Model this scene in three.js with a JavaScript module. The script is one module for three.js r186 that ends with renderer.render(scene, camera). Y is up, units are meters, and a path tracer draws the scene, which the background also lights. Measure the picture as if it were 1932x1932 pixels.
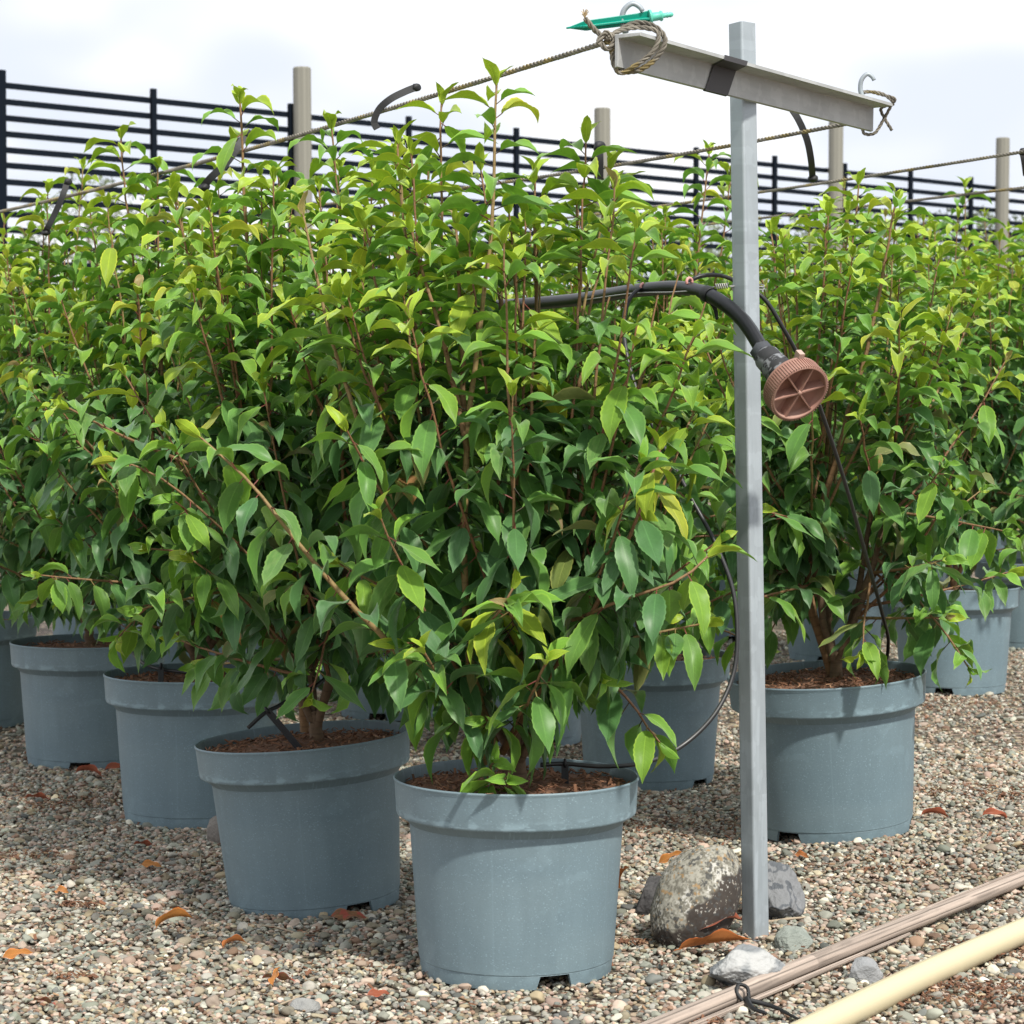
import * as THREE from 'three';
import { mergeGeometries, mergeVertices } from 'three/addons/utils/BufferGeometryUtils.js';

// ------------------------------------------------------------------ camera, sky, sun, exposure
const F = 4500, C = 966, EYE = 0.912, HORIZON = 780;            // photo measured at 1932 px
const scene = new THREE.Scene();
const camera = new THREE.PerspectiveCamera(2 * Math.atan(C / F) * 180 / Math.PI, 1, 0.1, 600);
camera.position.set(0, EYE, 0);
const PITCH = Math.atan((C - HORIZON) / F);
camera.rotation.x = -PITCH;
camera.focus = 4.25; camera.userData.fStop = 14;
scene.add(camera);
const renderer = new THREE.WebGLRenderer({ antialias: true });
renderer.setSize(1024, 1024);
renderer.toneMapping = THREE.LinearToneMapping;
renderer.toneMappingExposure = 1.13;
renderer.shadowMap.enabled = true;

function rng(seed) { let a = seed >>> 0; return () => { a = (a + 0x6D2B79F5) | 0; let t = Math.imul(a ^ (a >>> 15), 1 | a); t = (t + Math.imul(t ^ (t >>> 7), 61 | t)) ^ t; return ((t ^ (t >>> 14)) >>> 0) / 4294967296; }; }
const hash3 = (x, y, z) => { let h = Math.imul(x, 374761393) ^ Math.imul(y, 668265263) ^ Math.imul(z, 1274126177); h = Math.imul(h ^ (h >>> 13), 1274126177); return ((h ^ (h >>> 16)) >>> 0) / 4294967296; };
function noise3(x, y, z) {
  const xi = Math.floor(x), yi = Math.floor(y), zi = Math.floor(z); let fx = x - xi, fy = y - yi, fz = z - zi;
  fx = fx * fx * (3 - 2 * fx); fy = fy * fy * (3 - 2 * fy); fz = fz * fz * (3 - 2 * fz);
  const L = (a, b, t) => a + (b - a) * t, h = (i, j, k) => hash3(xi + i, yi + j, zi + k);
  return L(L(L(h(0, 0, 0), h(1, 0, 0), fx), L(h(0, 1, 0), h(1, 1, 0), fx), fy), L(L(h(0, 0, 1), h(1, 0, 1), fx), L(h(0, 1, 1), h(1, 1, 1), fx), fy), fz);
}
function fbm(x, y, z, o = 4) { let s = 0, a = 0.5, t = 0; for (let i = 0; i < o; i++) { s += a * noise3(x, y, z); t += a; a *= 0.5; x = x * 2.03 + 17.1; y = y * 2.03 + 5.3; z = z * 2.03 + 9.7; } return s / t; }
const clamp = THREE.MathUtils.clamp, smooth = THREE.MathUtils.smoothstep, lerp = THREE.MathUtils.lerp;
const V = (x, y, z) => new THREE.Vector3(x, y, z);

{ // bright broken cloud, the same all round
  const W = 1024, H = 512, d = new Float32Array(W * H * 4);
  for (let j = 0; j < H; j++) for (let i = 0; i < W; i++) {
    const up = ((j + 0.5) / H - 0.5) * Math.PI, r = ((i + 0.5) / W - 0.5) * 2 * Math.PI, y = Math.sin(up), c = Math.cos(up), x = Math.cos(r) * c, z = Math.sin(r) * c;
    const q = 1 / (Math.abs(y) + 0.35), n = fbm(x * q * 4.2 + 33.3, y * 9 + 3, z * q * 4.2 + 11, 5);
    const g = smooth(n, 0.44, 0.64), o = (j * W + i) * 4;
    d[o] = lerp(1.0, 0.76, g); d[o + 1] = lerp(1.01, 0.815, g); d[o + 2] = lerp(1.04, 0.92, g); d[o + 3] = 1;
    if (y < 0) { d[o] = 0.5; d[o + 1] = 0.5; d[o + 2] = 0.5; }
  }
  const sky = new THREE.DataTexture(d, W, H, THREE.RGBAFormat, THREE.FloatType);
  sky.mapping = THREE.EquirectangularReflectionMapping; sky.magFilter = THREE.LinearFilter; sky.needsUpdate = true;
  scene.background = sky; scene.environment = sky;
}
const sun = new THREE.DirectionalLight(new THREE.Color(1, 0.95, 0.86), 4.3);
sun.position.set(3.3, 8.4, 5.2 - 4.5); sun.target.position.set(0, 0.5, -5);
sun.castShadow = true; sun.shadow.radius = 5; sun.shadow.mapSize.set(4096, 4096);
Object.assign(sun.shadow.camera, { left: -9, right: 9, top: 9, bottom: -9, near: 0.5, far: 30 });
scene.add(sun, sun.target);

// ------------------------------------------------------------------ helpers
const FWD = V(0, -Math.sin(PITCH), -Math.cos(PITCH)), UPV = V(0, Math.cos(PITCH), -Math.sin(PITCH));
const ray = (px, py) => V((px - C) / F, 0, 0).addScaledVector(UPV, (C - py) / F).add(FWD);
function P(px, py, dist) { const r = ray(px, py); return r.multiplyScalar(dist / -r.z).add(camera.position); }
function rise(x, d) { return 0.035 * smooth(x, 0.4, 0.75) * smooth(d, 4.3, 4.9); }
function groundAt(x, z) { const d = -z; return rise(x, d) + 0.012 * (fbm(x * 1.7, 3, z * 1.7, 3) - 0.5); }
function G(px, py, lift = 0) { const r = ray(px, py); let y = 0, p; for (let i = 0; i < 6; i++) { const t = (y + lift - EYE) / r.y; p = r.clone().multiplyScalar(t).add(camera.position); y = groundAt(p.x, p.z); } return p; }
function toPixel(p) { const q = p.clone().sub(camera.position), w = q.dot(FWD); return [C + F * q.x / w, C - F * q.dot(UPV) / w, w]; }
const used = {};
function numbered(n) { const k = used[n] = (used[n] ?? -1) + 1; return k ? `${n}_${String(k).padStart(3, '0')}` : n; }
function tag(o, label, category, group, kind) { if (label) o.userData.label = label; if (category) o.userData.category = category; if (group) o.userData.group = group; if (kind) o.userData.kind = kind; return o; }
function thing(name, label, category, pos, group) { const o = new THREE.Group(); o.name = numbered(name); if (pos) o.position.copy(pos); scene.add(o); o.updateMatrixWorld(true); return tag(o, label, category, group); }
function mesh(name, geo, mat, parent, world = true) {          // geometry in world metres; moved under its parent
  const m = new THREE.Mesh(geo, mat); m.name = parent === scene ? numbered(name) : name; m.castShadow = m.receiveShadow = true;
  if (parent !== scene && world) { parent.updateWorldMatrix(true, false); m.applyMatrix4(parent.matrixWorld.clone().invert()); }
  parent.add(m); return m;
}
function single(name, geo, mat, label, category, group) {          // a thing that is one mesh, its origin moved to its base
  geo.computeBoundingBox(); const b = geo.boundingBox, c = V((b.min.x + b.max.x) / 2, b.min.y, (b.min.z + b.max.z) / 2);
  geo.translate(-c.x, -c.y, -c.z); const m = mesh(name, geo, mat, scene); m.position.copy(c); return tag(m, label, category, group);
}
function tex(w, h, fn, srgb = false, rep = true) {
  const d = new Uint8Array(w * h * 4);
  for (let j = 0; j < h; j++) for (let i = 0; i < w; i++) { const c = fn(i / w, j / h, i, j); for (let k = 0; k < 3; k++) d[(j * w + i) * 4 + k] = clamp(Math.round((typeof c === 'number' ? c : c[k]) * 255), 0, 255); d[(j * w + i) * 4 + 3] = 255; }
  const t = new THREE.DataTexture(d, w, h); t.magFilter = THREE.LinearFilter; t.minFilter = THREE.LinearFilter; if (rep) t.wrapS = t.wrapT = THREE.RepeatWrapping; if (srgb) t.colorSpace = THREE.SRGBColorSpace; t.needsUpdate = true; return t;
}
const col = (r, g, b) => new THREE.Color().setRGB(r, g, b);
const std = (o) => new THREE.MeshStandardMaterial(o);
function tubeGeo(points, radius, { seg = 40, radial = 8, closed = false, caps = true, raw = false } = {}) {
  const pts = raw ? points : new THREE.CatmullRomCurve3(points, closed, 'centripetal').getSpacedPoints(seg);
  const n = pts.length, pos = [], uv = [], idx = []; let nrm = null, len = 0;
  for (let i = 0; i < n; i++) {
    const a = pts[Math.max(i - 1, 0)], b = pts[Math.min(i + 1, n - 1)], t = b.clone().sub(a).normalize();
    if (!nrm) { nrm = Math.abs(t.y) < 0.9 ? V(0, 1, 0) : V(1, 0, 0); }
    nrm = nrm.clone().addScaledVector(t, -nrm.dot(t)).normalize(); const bi = t.clone().cross(nrm);
    if (i) len += pts[i].distanceTo(pts[i - 1]);
    const r = typeof radius === 'function' ? radius(i / (n - 1)) : radius;
    for (let k = 0; k <= radial; k++) { const A = k / radial * 2 * Math.PI, c = Math.cos(A) * r, s = Math.sin(A) * r; pos.push(pts[i].x + nrm.x * c + bi.x * s, pts[i].y + nrm.y * c + bi.y * s, pts[i].z + nrm.z * c + bi.z * s); uv.push(k / radial * 0.1, len); }
    if (i) for (let k = 0; k < radial; k++) { const p = (i - 1) * (radial + 1) + k, q = p + radial + 1; idx.push(p, p + 1, q, q, p + 1, q + 1); }
  }
  if (caps && !closed) for (const [e, flip] of [[0, 1], [n - 1, 0]]) {
    const c = pos.length / 3, p = pts[e]; pos.push(p.x, p.y, p.z); uv.push(0, 0); const o = e * (radial + 1);
    for (let k = 0; k < radial; k++) flip ? idx.push(c, o + k + 1, o + k) : idx.push(c, o + k, o + k + 1);
  }
  const g = new THREE.BufferGeometry(); g.setAttribute('position', new THREE.Float32BufferAttribute(pos, 3)); g.setAttribute('uv', new THREE.Float32BufferAttribute(uv, 2)); g.setIndex(idx); g.computeVertexNormals(); return g;
}
function ropeGeo(points, R, pitch, segPerTurn = 8) {            // three laid strands
  const curve = new THREE.CatmullRomCurve3(points, false, 'centripetal'), L = curve.getLength(), n = Math.max(12, Math.round(L / pitch * segPerTurn)), pts = curve.getSpacedPoints(n), out = [];
  let nrm = V(0.2, 1, 0.1); const frames = pts.map((p, i) => { const t = pts[Math.min(i + 1, n)].clone().sub(pts[Math.max(i - 1, 0)]).normalize(); nrm = nrm.clone().addScaledVector(t, -nrm.dot(t)).normalize(); return [nrm, t.clone().cross(nrm)]; });
  for (let s = 0; s < 3; s++) {
    const q = pts.map((p, i) => { const A = i / segPerTurn * 2 * Math.PI + s * 2.094, [a, b] = frames[i], rr = R * 0.55; return p.clone().addScaledVector(a, Math.cos(A) * rr).addScaledVector(b, Math.sin(A) * rr); });
    out.push(tubeGeo(q, R * 0.5, { radial: 5, raw: true }));
  }
  return mergeGeometries(out);
}
function box(w, h, d, m) { const g = new THREE.BoxGeometry(w, h, d); if (m) g.applyMatrix4(m); return g; }
function lathe(pts, seg = 24) { return new THREE.LatheGeometry(pts.map(([r, y]) => new THREE.Vector2(r, y)), seg); }
const alongY = (dir, at) => new THREE.Matrix4().makeRotationFromQuaternion(new THREE.Quaternion().setFromUnitVectors(V(0, 1, 0), dir.clone().normalize())).setPosition(at);

// ------------------------------------------------------------------ ground
{
  const xs = [], zs = []; const axis = (near, lo, hi, step) => { const a = []; for (const e of [400, 150, 60, 30, 16]) a.push(-e + lo * 0); for (let v = lo; v <= hi; v += step) a.push(v); for (const e of near) a.push(e); return a; };
  const X = axis([16, 30, 60, 150, 400], -4, 4, 0.05), Z = []; for (const e of [400, 150, 60, 30, 18]) Z.push(-e); for (let v = -12; v <= -2; v += 0.05) Z.push(v); Z.push(3, 20, 60);
  const pos = [], uv = [], idx = [];
  Z.forEach((z) => X.forEach((x) => { pos.push(x, groundAt(clamp(x, -6, 6), clamp(z, -14, 0)) - 0.004, z); uv.push(x, -z); }));
  for (let j = 0; j < Z.length - 1; j++) for (let i = 0; i < X.length - 1; i++) { const a = j * X.length + i, b = a + X.length; idx.push(a, b, a + 1, a + 1, b, b + 1); }
  const g = new THREE.BufferGeometry(); g.setAttribute('position', new THREE.Float32BufferAttribute(pos, 3)); g.setAttribute('uv', new THREE.Float32BufferAttribute(uv, 2)); g.setIndex(idx); g.computeVertexNormals();
  const cell = (u, v) => { const n = 48; let best = 9, id = 0; const x = u * n, y = v * n, xi = Math.floor(x), yi = Math.floor(y); for (let a = -1; a < 2; a++) for (let b = -1; b < 2; b++) { const cx = ((xi + a) % n + n) % n, cy = ((yi + b) % n + n) % n, dx = xi + a + hash3(cx, cy, 1) - x, dy = yi + b + hash3(cx, cy, 2) - y, dd = dx * dx + dy * dy; if (dd < best) { best = dd; id = hash3(cx, cy, 3); } } return [Math.sqrt(best), id]; };
  const t = tex(768, 768, (u, v) => { const [d, id] = cell(u, v), k = smooth(1 - d, 0.2, 0.6), s = lerp(0.25, 0.62, id * k); return [s * 1.02, s * (0.9 + 0.08 * hash3(id * 999 | 0, 1, 1)), s * 0.84]; }, true);
  const m = std({ map: t, roughness: 0.95, color: col(1.15, 1.08, 1.0), bumpMap: t, bumpScale: 0.006 });
  tag(mesh('ground', g, m, scene), 'pale gravel ground under and between the pots', 'ground', null, 'structure');
}
const icoCache = {};
function pebbleGeo(seed, det, flat = 0.7, rough = 0.35, facets = 0, deep = 0.56) {
  let g = new THREE.IcosahedronGeometry(1, det); g.deleteAttribute('uv'); g.deleteAttribute('normal'); g = mergeVertices(g, 1e-4);
  const p = g.attributes.position, r = rng(seed), pl = [];
  for (let i = 0; i < facets; i++) pl.push([V(r() - 0.5, r() - 0.5, r() - 0.5).normalize(), deep + r() * 0.34]);
  for (let i = 0; i < p.count; i++) {
    const v = V().fromBufferAttribute(p, i).normalize(); let k = 1;
    for (const [n, d] of pl) { const c = v.dot(n); if (c > 0.05) k = Math.min(k, d / c); }
    k *= 1 + rough * (fbm(v.x * 1.1 + seed, v.y * 1.1, v.z * 1.1, 2) - 0.5); if (facets) k *= 1 + (deep > 0.7 ? 0.03 : 0.13) * (fbm(v.x * 5 + seed, v.y * 5, v.z * 5, 3) - 0.5) + (deep > 0.7 ? 0.015 : 0.05) * (fbm(v.x * 16 + seed, v.y * 16, v.z * 16, 3) - 0.5);
    p.setXYZ(i, v.x * k, v.y * k * flat, v.z * k);
  }
  g.computeVertexNormals(); return g;
}
const pebbleColors = [[.42, .31, .265], [.45, .355, .31], [.33, .32, .30], [.29, .295, .26], [.25, .265, .235], [.42, .36, .275], [.34, .27, .19], [.60, .565, .51], [.15, .155, .155], [.27, .17, .125], [.40, .38, .35], [.44, .325, .28], [.38, .365, .335], [.22, .20, .165]];
{
  const holder = new THREE.Group(); holder.name = 'gravel'; tag(holder, 'loose rounded pink, grey and green gravel spread between the pots', 'gravel', null, 'stuff'); scene.add(holder);
  const r = rng(7), lots = [[], [], [], [], []], m4 = new THREE.Matrix4(), q = new THREE.Quaternion(), e = new THREE.Euler();
  const put = (d, x, s) => { const z = -d; e.set((r() - 0.5) * 0.7, r() * 6.28, (r() - 0.5) * 0.7); q.setFromEuler(e); const a = s * (0.8 + 0.5 * r()), b = s * (0.75 + 0.35 * r()); m4.compose(V(x, groundAt(x, z) + s * (0.1 + 0.45 * r()), z), q, V(a, s * (0.8 + 0.3 * r()), b)); lots[Math.floor(r() * 5)].push([m4.clone(), r()]); };
  for (let d = 3.2; d < 9.6;) { const step = 0.0112; const w = 0.2147 * d + 0.45, dens = d < 6.2 ? 1.18 : 0.6, n = Math.round(2 * w / 0.0098 * dens); for (let i = 0; i < n; i++) { const u = r(); put(d + (r() - 0.5) * 0.03, (r() * 2 - 1) * w, u < 0.025 ? 0.008 + r() * 0.006 : 0.0030 + 0.0038 * r()); } d += d < 6.2 ? step : step * 1.8; }
  const mat = std({ roughness: 0.82, color: col(1, 1, 1), bumpMap: tex(128, 128, (u, v, i, j) => hash3(i, j, 4)), bumpScale: 0.0004 });
  lots.forEach((lot, k) => {
    const im = new THREE.InstancedMesh(pebbleGeo(30 + k, 3, 0.68, 0.34, 6 + k * 2), mat, lot.length), c = new THREE.Color(); im.name = 'pebbles'; im.userData.kind = 'stuff';
    lot.forEach(([m, u], i) => { im.setMatrixAt(i, m); const b = pebbleColors[Math.floor(u * pebbleColors.length)], h = 0.52 + 0.72 * hash3(i, k, 9); im.setColorAt(i, c.setRGB(b[0] * h * 0.98, b[1] * h * (0.96 + 0.06 * hash3(i, k, 10)), b[2] * h * 0.91)); });
    im.castShadow = im.receiveShadow = true; holder.add(im);
  });
  // dark peaty crumbs and bark shreds trodden into the gravel
  const chips = []; const spot = (px, py, n, sp) => { const c = G(px, py); for (let i = 0; i < n; i++) { const a = r() * 6.28, rr = sp * Math.sqrt(r()) * (0.5 + r() * 0.5); chips.push([c.x + Math.cos(a) * rr * 1.6, c.z + Math.sin(a) * rr]); } };
  for (let i = 0; i < 2600; i++) { const d = 3.3 + 4.5 * r(); chips.push([(r() * 2 - 1) * (0.2147 * d + 0.1), -d]); }
  for (const [x, y, n, s] of [[1850, 1880, 500, 0.12], [1905, 1800, 200, 0.1], [1290, 1570, 420, 0.22], [1880, 1500, 300, 0.16], [1195, 1785, 90, 0.03], [1330, 1935, 60, 0.02], [150, 1715, 80, 0.03], [40, 1620, 120, 0.07], [60, 1510, 250, 0.2], [140, 1850, 60, 0.04], [190, 1520, 250, 0.2], [1640, 1640, 80, 0.1], [1750, 1330, 250, 0.25], [640, 1850, 40, 0.1], [300, 1640, 60, 0.2], [1090, 1420, 160, 0.2], [1220, 1520, 160, 0.2]]) spot(x, y, n, s);
  const im = new THREE.InstancedMesh(box(1, 0.22, 0.35), std({ roughness: 0.95 }), chips.length), c = new THREE.Color(); im.name = 'bark_debris';
  chips.forEach(([x, z], i) => { const s = 0.004 + 0.011 * r() * r(); e.set((r() - 0.5) * 1.2, r() * 6.28, (r() - 0.5) * 1.2); m4.compose(V(x, groundAt(x, z) + 0.007 + r() * 0.004, z), q.setFromEuler(e), V(s, s * 0.6, s * (0.6 + r()))); im.setMatrixAt(i, m4); const h = 0.5 + r() * 0.8; im.setColorAt(i, i % 5 ? c.setRGB(0.17 * h, 0.08 * h, 0.045 * h) : c.setRGB(0.30 * h, 0.19 * h, 0.11 * h)); });
  im.castShadow = im.receiveShadow = true; scene.add(tag(im, 'reddish brown bark crumbs and shreds strewn over the gravel', 'bark debris', null, 'stuff'));
}

// ------------------------------------------------------------------ pots
const potTex = tex(1024, 512, (u, v) => {
  const sp = hash3((u * 640) | 0, (v * 320) | 0, 5), st = fbm(u * 60, v * 3, 1.5, 3), bl = fbm(u * 8, v * 8, 7, 4), sc = fbm(u * 40, v * 16, 31, 3);
  let k = 0.50 + 0.10 * (st - 0.5) + 0.08 * (bl - 0.5) + (sp > 0.965 ? 0.10 + 0.1 * hash3((u * 640) | 0, (v * 320) | 0, 8) : 0) + 0.05 * (sp - 0.5);
  const edge = Math.exp(-Math.pow((v - 0.662) / 0.02, 2)) * smooth(fbm(u * 90, v * 60, 2, 3), 0.46, 0.66) * 0.42, foot = Math.exp(-Math.pow((v - 0.045) / 0.02, 2)) * smooth(fbm(u * 50, v * 30, 4, 3), 0.45, 0.75) * 0.18;
  const scuff = smooth(sc, 0.60, 0.72) * smooth(fbm(u * 7, v * 5, 77, 2), 0.52, 0.62) * 0.10, seam = Math.exp(-Math.pow((u * 5 % 1 - 0.5) / 0.006, 2)) * 0.10 * smooth(v, 0.02, 0.1) * smooth(0.64 - v, 0, 0.1), d = clamp(edge + foot + scuff + seam, 0, 0.8);
  return [lerp(k, 1, d) * (0.98 + 0.05 * bl), lerp(k, 1, d), lerp(k, 1, d) * (1.02 - 0.04 * bl)];
}, false);
const potMats = [0, 1, 2].map((k) => std({ map: potTex, color: [col(.31, .45, .52), col(.292, .425, .49), col(.313, .446, .51)][k], roughness: 0.55, bumpMap: potTex, bumpScale: 0.0006 }));
function potGeo(scuffTurn) {
  const A = [], half = 0.165; const N = 96; for (let i = 0; i <= N; i++) A.push(i / N * 2 * Math.PI);
  const prof = [[.1525, .0215], [.1588, .0215], [.1585, .0222], [.1592, .0232], [.1602, .0245], [.164, .08], [.170, .17], [.1757, .2535], [.1772, .2565], [.1935, .2572], [.1955, .2588], [.1966, .262], [.1985, .29], [.1995, .311], [.2012, .3135], [.2015, .3165], [.2000, .3187], [.1982, .3178], [.1960, .312], [.193, .262], [.172, .24], [.156, .026], [0.001, .025]];
  const pos = [], uv = [], idx = []; let len = 0;
  prof.forEach(([r, y], j) => { if (j && y < 0.319) len = y; A.forEach((a, i) => { pos.push(Math.sin(a) * r, y, Math.cos(a) * r); uv.push(i / N, j > 15 ? 0.9 + 0.004 * j : y / 0.3187 * 0.8); }); if (j) for (let i = 0; i < N; i++) { const p = (j - 1) * (N + 1) + i, q = p + N + 1; idx.push(p, p + 1, q, q, p + 1, q + 1); } });
  const ring = (a0, a1, b0, b1) => { // a skirt sector; a at the ground, b at the top
    const n = 20, o = pos.length / 3; for (let i = 0; i <= n; i++) for (const [r, y, s, e] of [[.1565, 0, a0, a1], [.1588, .0213, b0, b1], [.1535, .0213, b0, b1], [.1515, 0, a0, a1]]) { const a = lerp(s, e, i / n); pos.push(Math.sin(a) * r, y, Math.cos(a) * r); uv.push(a / 6.283, y / 0.3187 * 0.8); }
    for (let i = 0; i < n; i++) for (let k = 0; k < 4; k++) { const p = o + i * 4 + k, p2 = o + i * 4 + (k + 1) % 4, q = p + 4, q2 = p2 + 4; idx.push(p, q, p2, p2, q, q2); }
    idx.push(o, o + 1, o + 2, o, o + 2, o + 3); const z = o + n * 4; idx.push(z, z + 2, z + 1, z, z + 3, z + 2);
  };
  const T = Math.PI * 2 / 3; for (let k = 0; k < 3; k++) { const s = k * T; ring(s + half * 1.2, s + T - half * 1.2, s + half * 0.95, s + T - half * 0.95); }
  let g = new THREE.BufferGeometry(); g.setAttribute('position', new THREE.Float32BufferAttribute(pos, 3)); g.setAttribute('uv', new THREE.Float32BufferAttribute(uv, 2)); g.setIndex(idx); g = g.toNonIndexed();
  g = toCreased(g, 0.6); return g;
}
function toCreased(g, ang) { // normals smoothed only where faces meet softly
  const p = g.attributes.position, fn = [], map = new Map(), key = (i) => `${Math.round(p.getX(i) * 2e4)},${Math.round(p.getY(i) * 2e4)},${Math.round(p.getZ(i) * 2e4)}`;
  for (let i = 0; i < p.count; i += 3) { const a = V().fromBufferAttribute(p, i), b = V().fromBufferAttribute(p, i + 1), c = V().fromBufferAttribute(p, i + 2); const n = b.sub(a).cross(c.sub(a)); fn.push(n); for (let k = 0; k < 3; k++) { const h = key(i + k); if (!map.has(h)) map.set(h, []); map.get(h).push(n); } }
  const N = new Float32Array(p.count * 3), cs = Math.cos(ang);
  for (let i = 0; i < p.count; i++) { const f = fn[(i / 3) | 0], s = V(), l = f.length() || 1e-12; for (const n of map.get(key(i))) { const m = n.length() || 1e-12; if (n.dot(f) / (l * m) > cs) s.add(n); } s.normalize(); N.set([s.x, s.y, s.z], i * 3); }
  g.setAttribute('normal', new THREE.BufferAttribute(N, 3)); return g;
}
const POT = potGeo();
const soilGeo = (() => { const g = new THREE.CircleGeometry(0.1935, 40, 0, Math.PI * 2); const rings = [], pos = [], uv = [], idx = []; const NR = 10, NA = 48; for (let j = 0; j <= NR; j++) for (let i = 0; i <= NA; i++) { const r = 0.1935 * j / NR, a = i / NA * 6.2832, x = Math.sin(a) * r, z = Math.cos(a) * r; pos.push(x, 0.296 + 0.012 * (1 - j / NR) + 0.012 * (fbm(x * 22 + 5, 1, z * 22, 3) - 0.5), z); uv.push(x, z); } for (let j = 0; j < NR; j++) for (let i = 0; i < NA; i++) { const p = j * (NA + 1) + i, q = p + NA + 1; idx.push(p, q, p + 1, p + 1, q, q + 1); } const b = new THREE.BufferGeometry(); b.setAttribute('position', new THREE.Float32BufferAttribute(pos, 3)); b.setAttribute('uv', new THREE.Float32BufferAttribute(uv, 2)); b.setIndex(idx); b.computeVertexNormals(); return b; })();
const soilTex = tex(256, 256, (u, v, i, j) => { const n = fbm(u * 40, v * 14, 2, 3), k = 0.25 + 0.5 * n + 0.2 * hash3(i, j, 1); return [k, k * 0.62, k * 0.42]; }, false); soilTex.repeat.set(5, 5);
const soilMat = std({ map: soilTex, color: col(.30, .25, .23), roughness: 1, bumpMap: soilTex, bumpScale: 0.004 });
const chipGeo = (() => { const g = box(1, 0.16, 0.3), p = g.attributes.position; for (let i = 0; i < p.count; i++) { const x = p.getX(i); p.setZ(i, p.getZ(i) * (1 - 0.5 * Math.abs(x))); p.setY(i, p.getY(i) + 0.12 * x * x); } g.computeVertexNormals(); return g; })();
const chipMat = std({ roughness: 0.95 });

// ------------------------------------------------------------------ leaves
const leafTex = [0, 1, 2, 3].map((k) => tex(128, 256, (u, v) => {
  const a = Math.abs(u - 0.5) * 2, n = fbm(u * 6 + k * 9, v * 9, k * 3, 4), side = (v * 11 - a * 1.6) % 1, vein = Math.exp(-Math.pow((side < 0 ? side + 1 : side) - 0.5, 2) / 0.006) * smooth(1 - a, 0.1, 0.5);
  let c = 0.56 + 0.16 * (n - 0.5) + 0.035 * vein, r = c, g = c, b = c;
  const rib = Math.exp(-a * a / 0.0035) * (1 - v * 0.6), edge = smooth(a, 0.80, 0.96);
  r += 0.34 * rib + 0.40 * edge; g += 0.26 * rib + 0.24 * edge; b += 0.34 * rib + 0.30 * edge;
  if (k === 1) { const dust = clamp(smooth(fbm(u * 9, v * 7, 51, 4), 0.44, 0.68) * 0.55 + smooth(v, 0.62, 1) * 0.6, 0, 0.8); r = lerp(r, 0.95, dust); g = lerp(g, 0.80, dust * 0.7); b = lerp(b, 1.0, dust); }
  if (k === 2) { const sp = smooth(fbm(u * 4, v * 5, 88, 4), 0.54, 0.64); r = lerp(r, 0.95, sp); g = lerp(g, 0.42, sp); b = lerp(b, 0.62, sp); }
  return [r, g, b];
}, false, false));
const leafBump = tex(128, 256, (u, v) => { const a = Math.abs(u - 0.5) * 2, s = (v * 11 - a * 1.6 + 4) % 1, vein = Math.exp(-Math.pow(s - 0.5, 2) / 0.01); return 0.6 + 0.25 * (fbm(u * 5, v * 8, 3, 3) - 0.5) - 0.18 * vein * (1 - a) - 0.4 * Math.exp(-a * a / 0.004); }, false, false);
function leafMat(r, g, b, t, coat0 = 0.5, trans = 0.3) { const coat = coat0; return new THREE.MeshPhysicalMaterial({ color: col(r / 0.56, g / 0.56, b / 0.56), map: leafTex[t], bumpMap: leafBump, bumpScale: 0.0012, roughness: 0.9, transmission: trans, thickness: 0, clearcoat: coat, clearcoatRoughness: 0.42, specularIntensity: 0.6, side: THREE.DoubleSide }); }
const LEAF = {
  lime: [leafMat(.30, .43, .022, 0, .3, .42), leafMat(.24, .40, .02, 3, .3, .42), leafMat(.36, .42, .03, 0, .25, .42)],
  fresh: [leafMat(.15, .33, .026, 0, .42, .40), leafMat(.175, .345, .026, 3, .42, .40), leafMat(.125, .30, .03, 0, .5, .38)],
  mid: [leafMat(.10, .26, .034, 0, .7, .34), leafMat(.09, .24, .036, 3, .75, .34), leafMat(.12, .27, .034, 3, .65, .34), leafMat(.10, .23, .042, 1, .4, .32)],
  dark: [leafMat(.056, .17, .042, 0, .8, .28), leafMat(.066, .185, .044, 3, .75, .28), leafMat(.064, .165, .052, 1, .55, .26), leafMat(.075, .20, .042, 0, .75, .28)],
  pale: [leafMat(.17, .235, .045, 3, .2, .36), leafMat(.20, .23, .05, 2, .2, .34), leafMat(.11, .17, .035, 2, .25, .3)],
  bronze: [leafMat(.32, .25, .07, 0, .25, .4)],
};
const petioleMats = [std({ color: col(.19, .05, .04), roughness: 0.5 }), std({ color: col(.22, .16, .05), roughness: 0.6 })];
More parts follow.
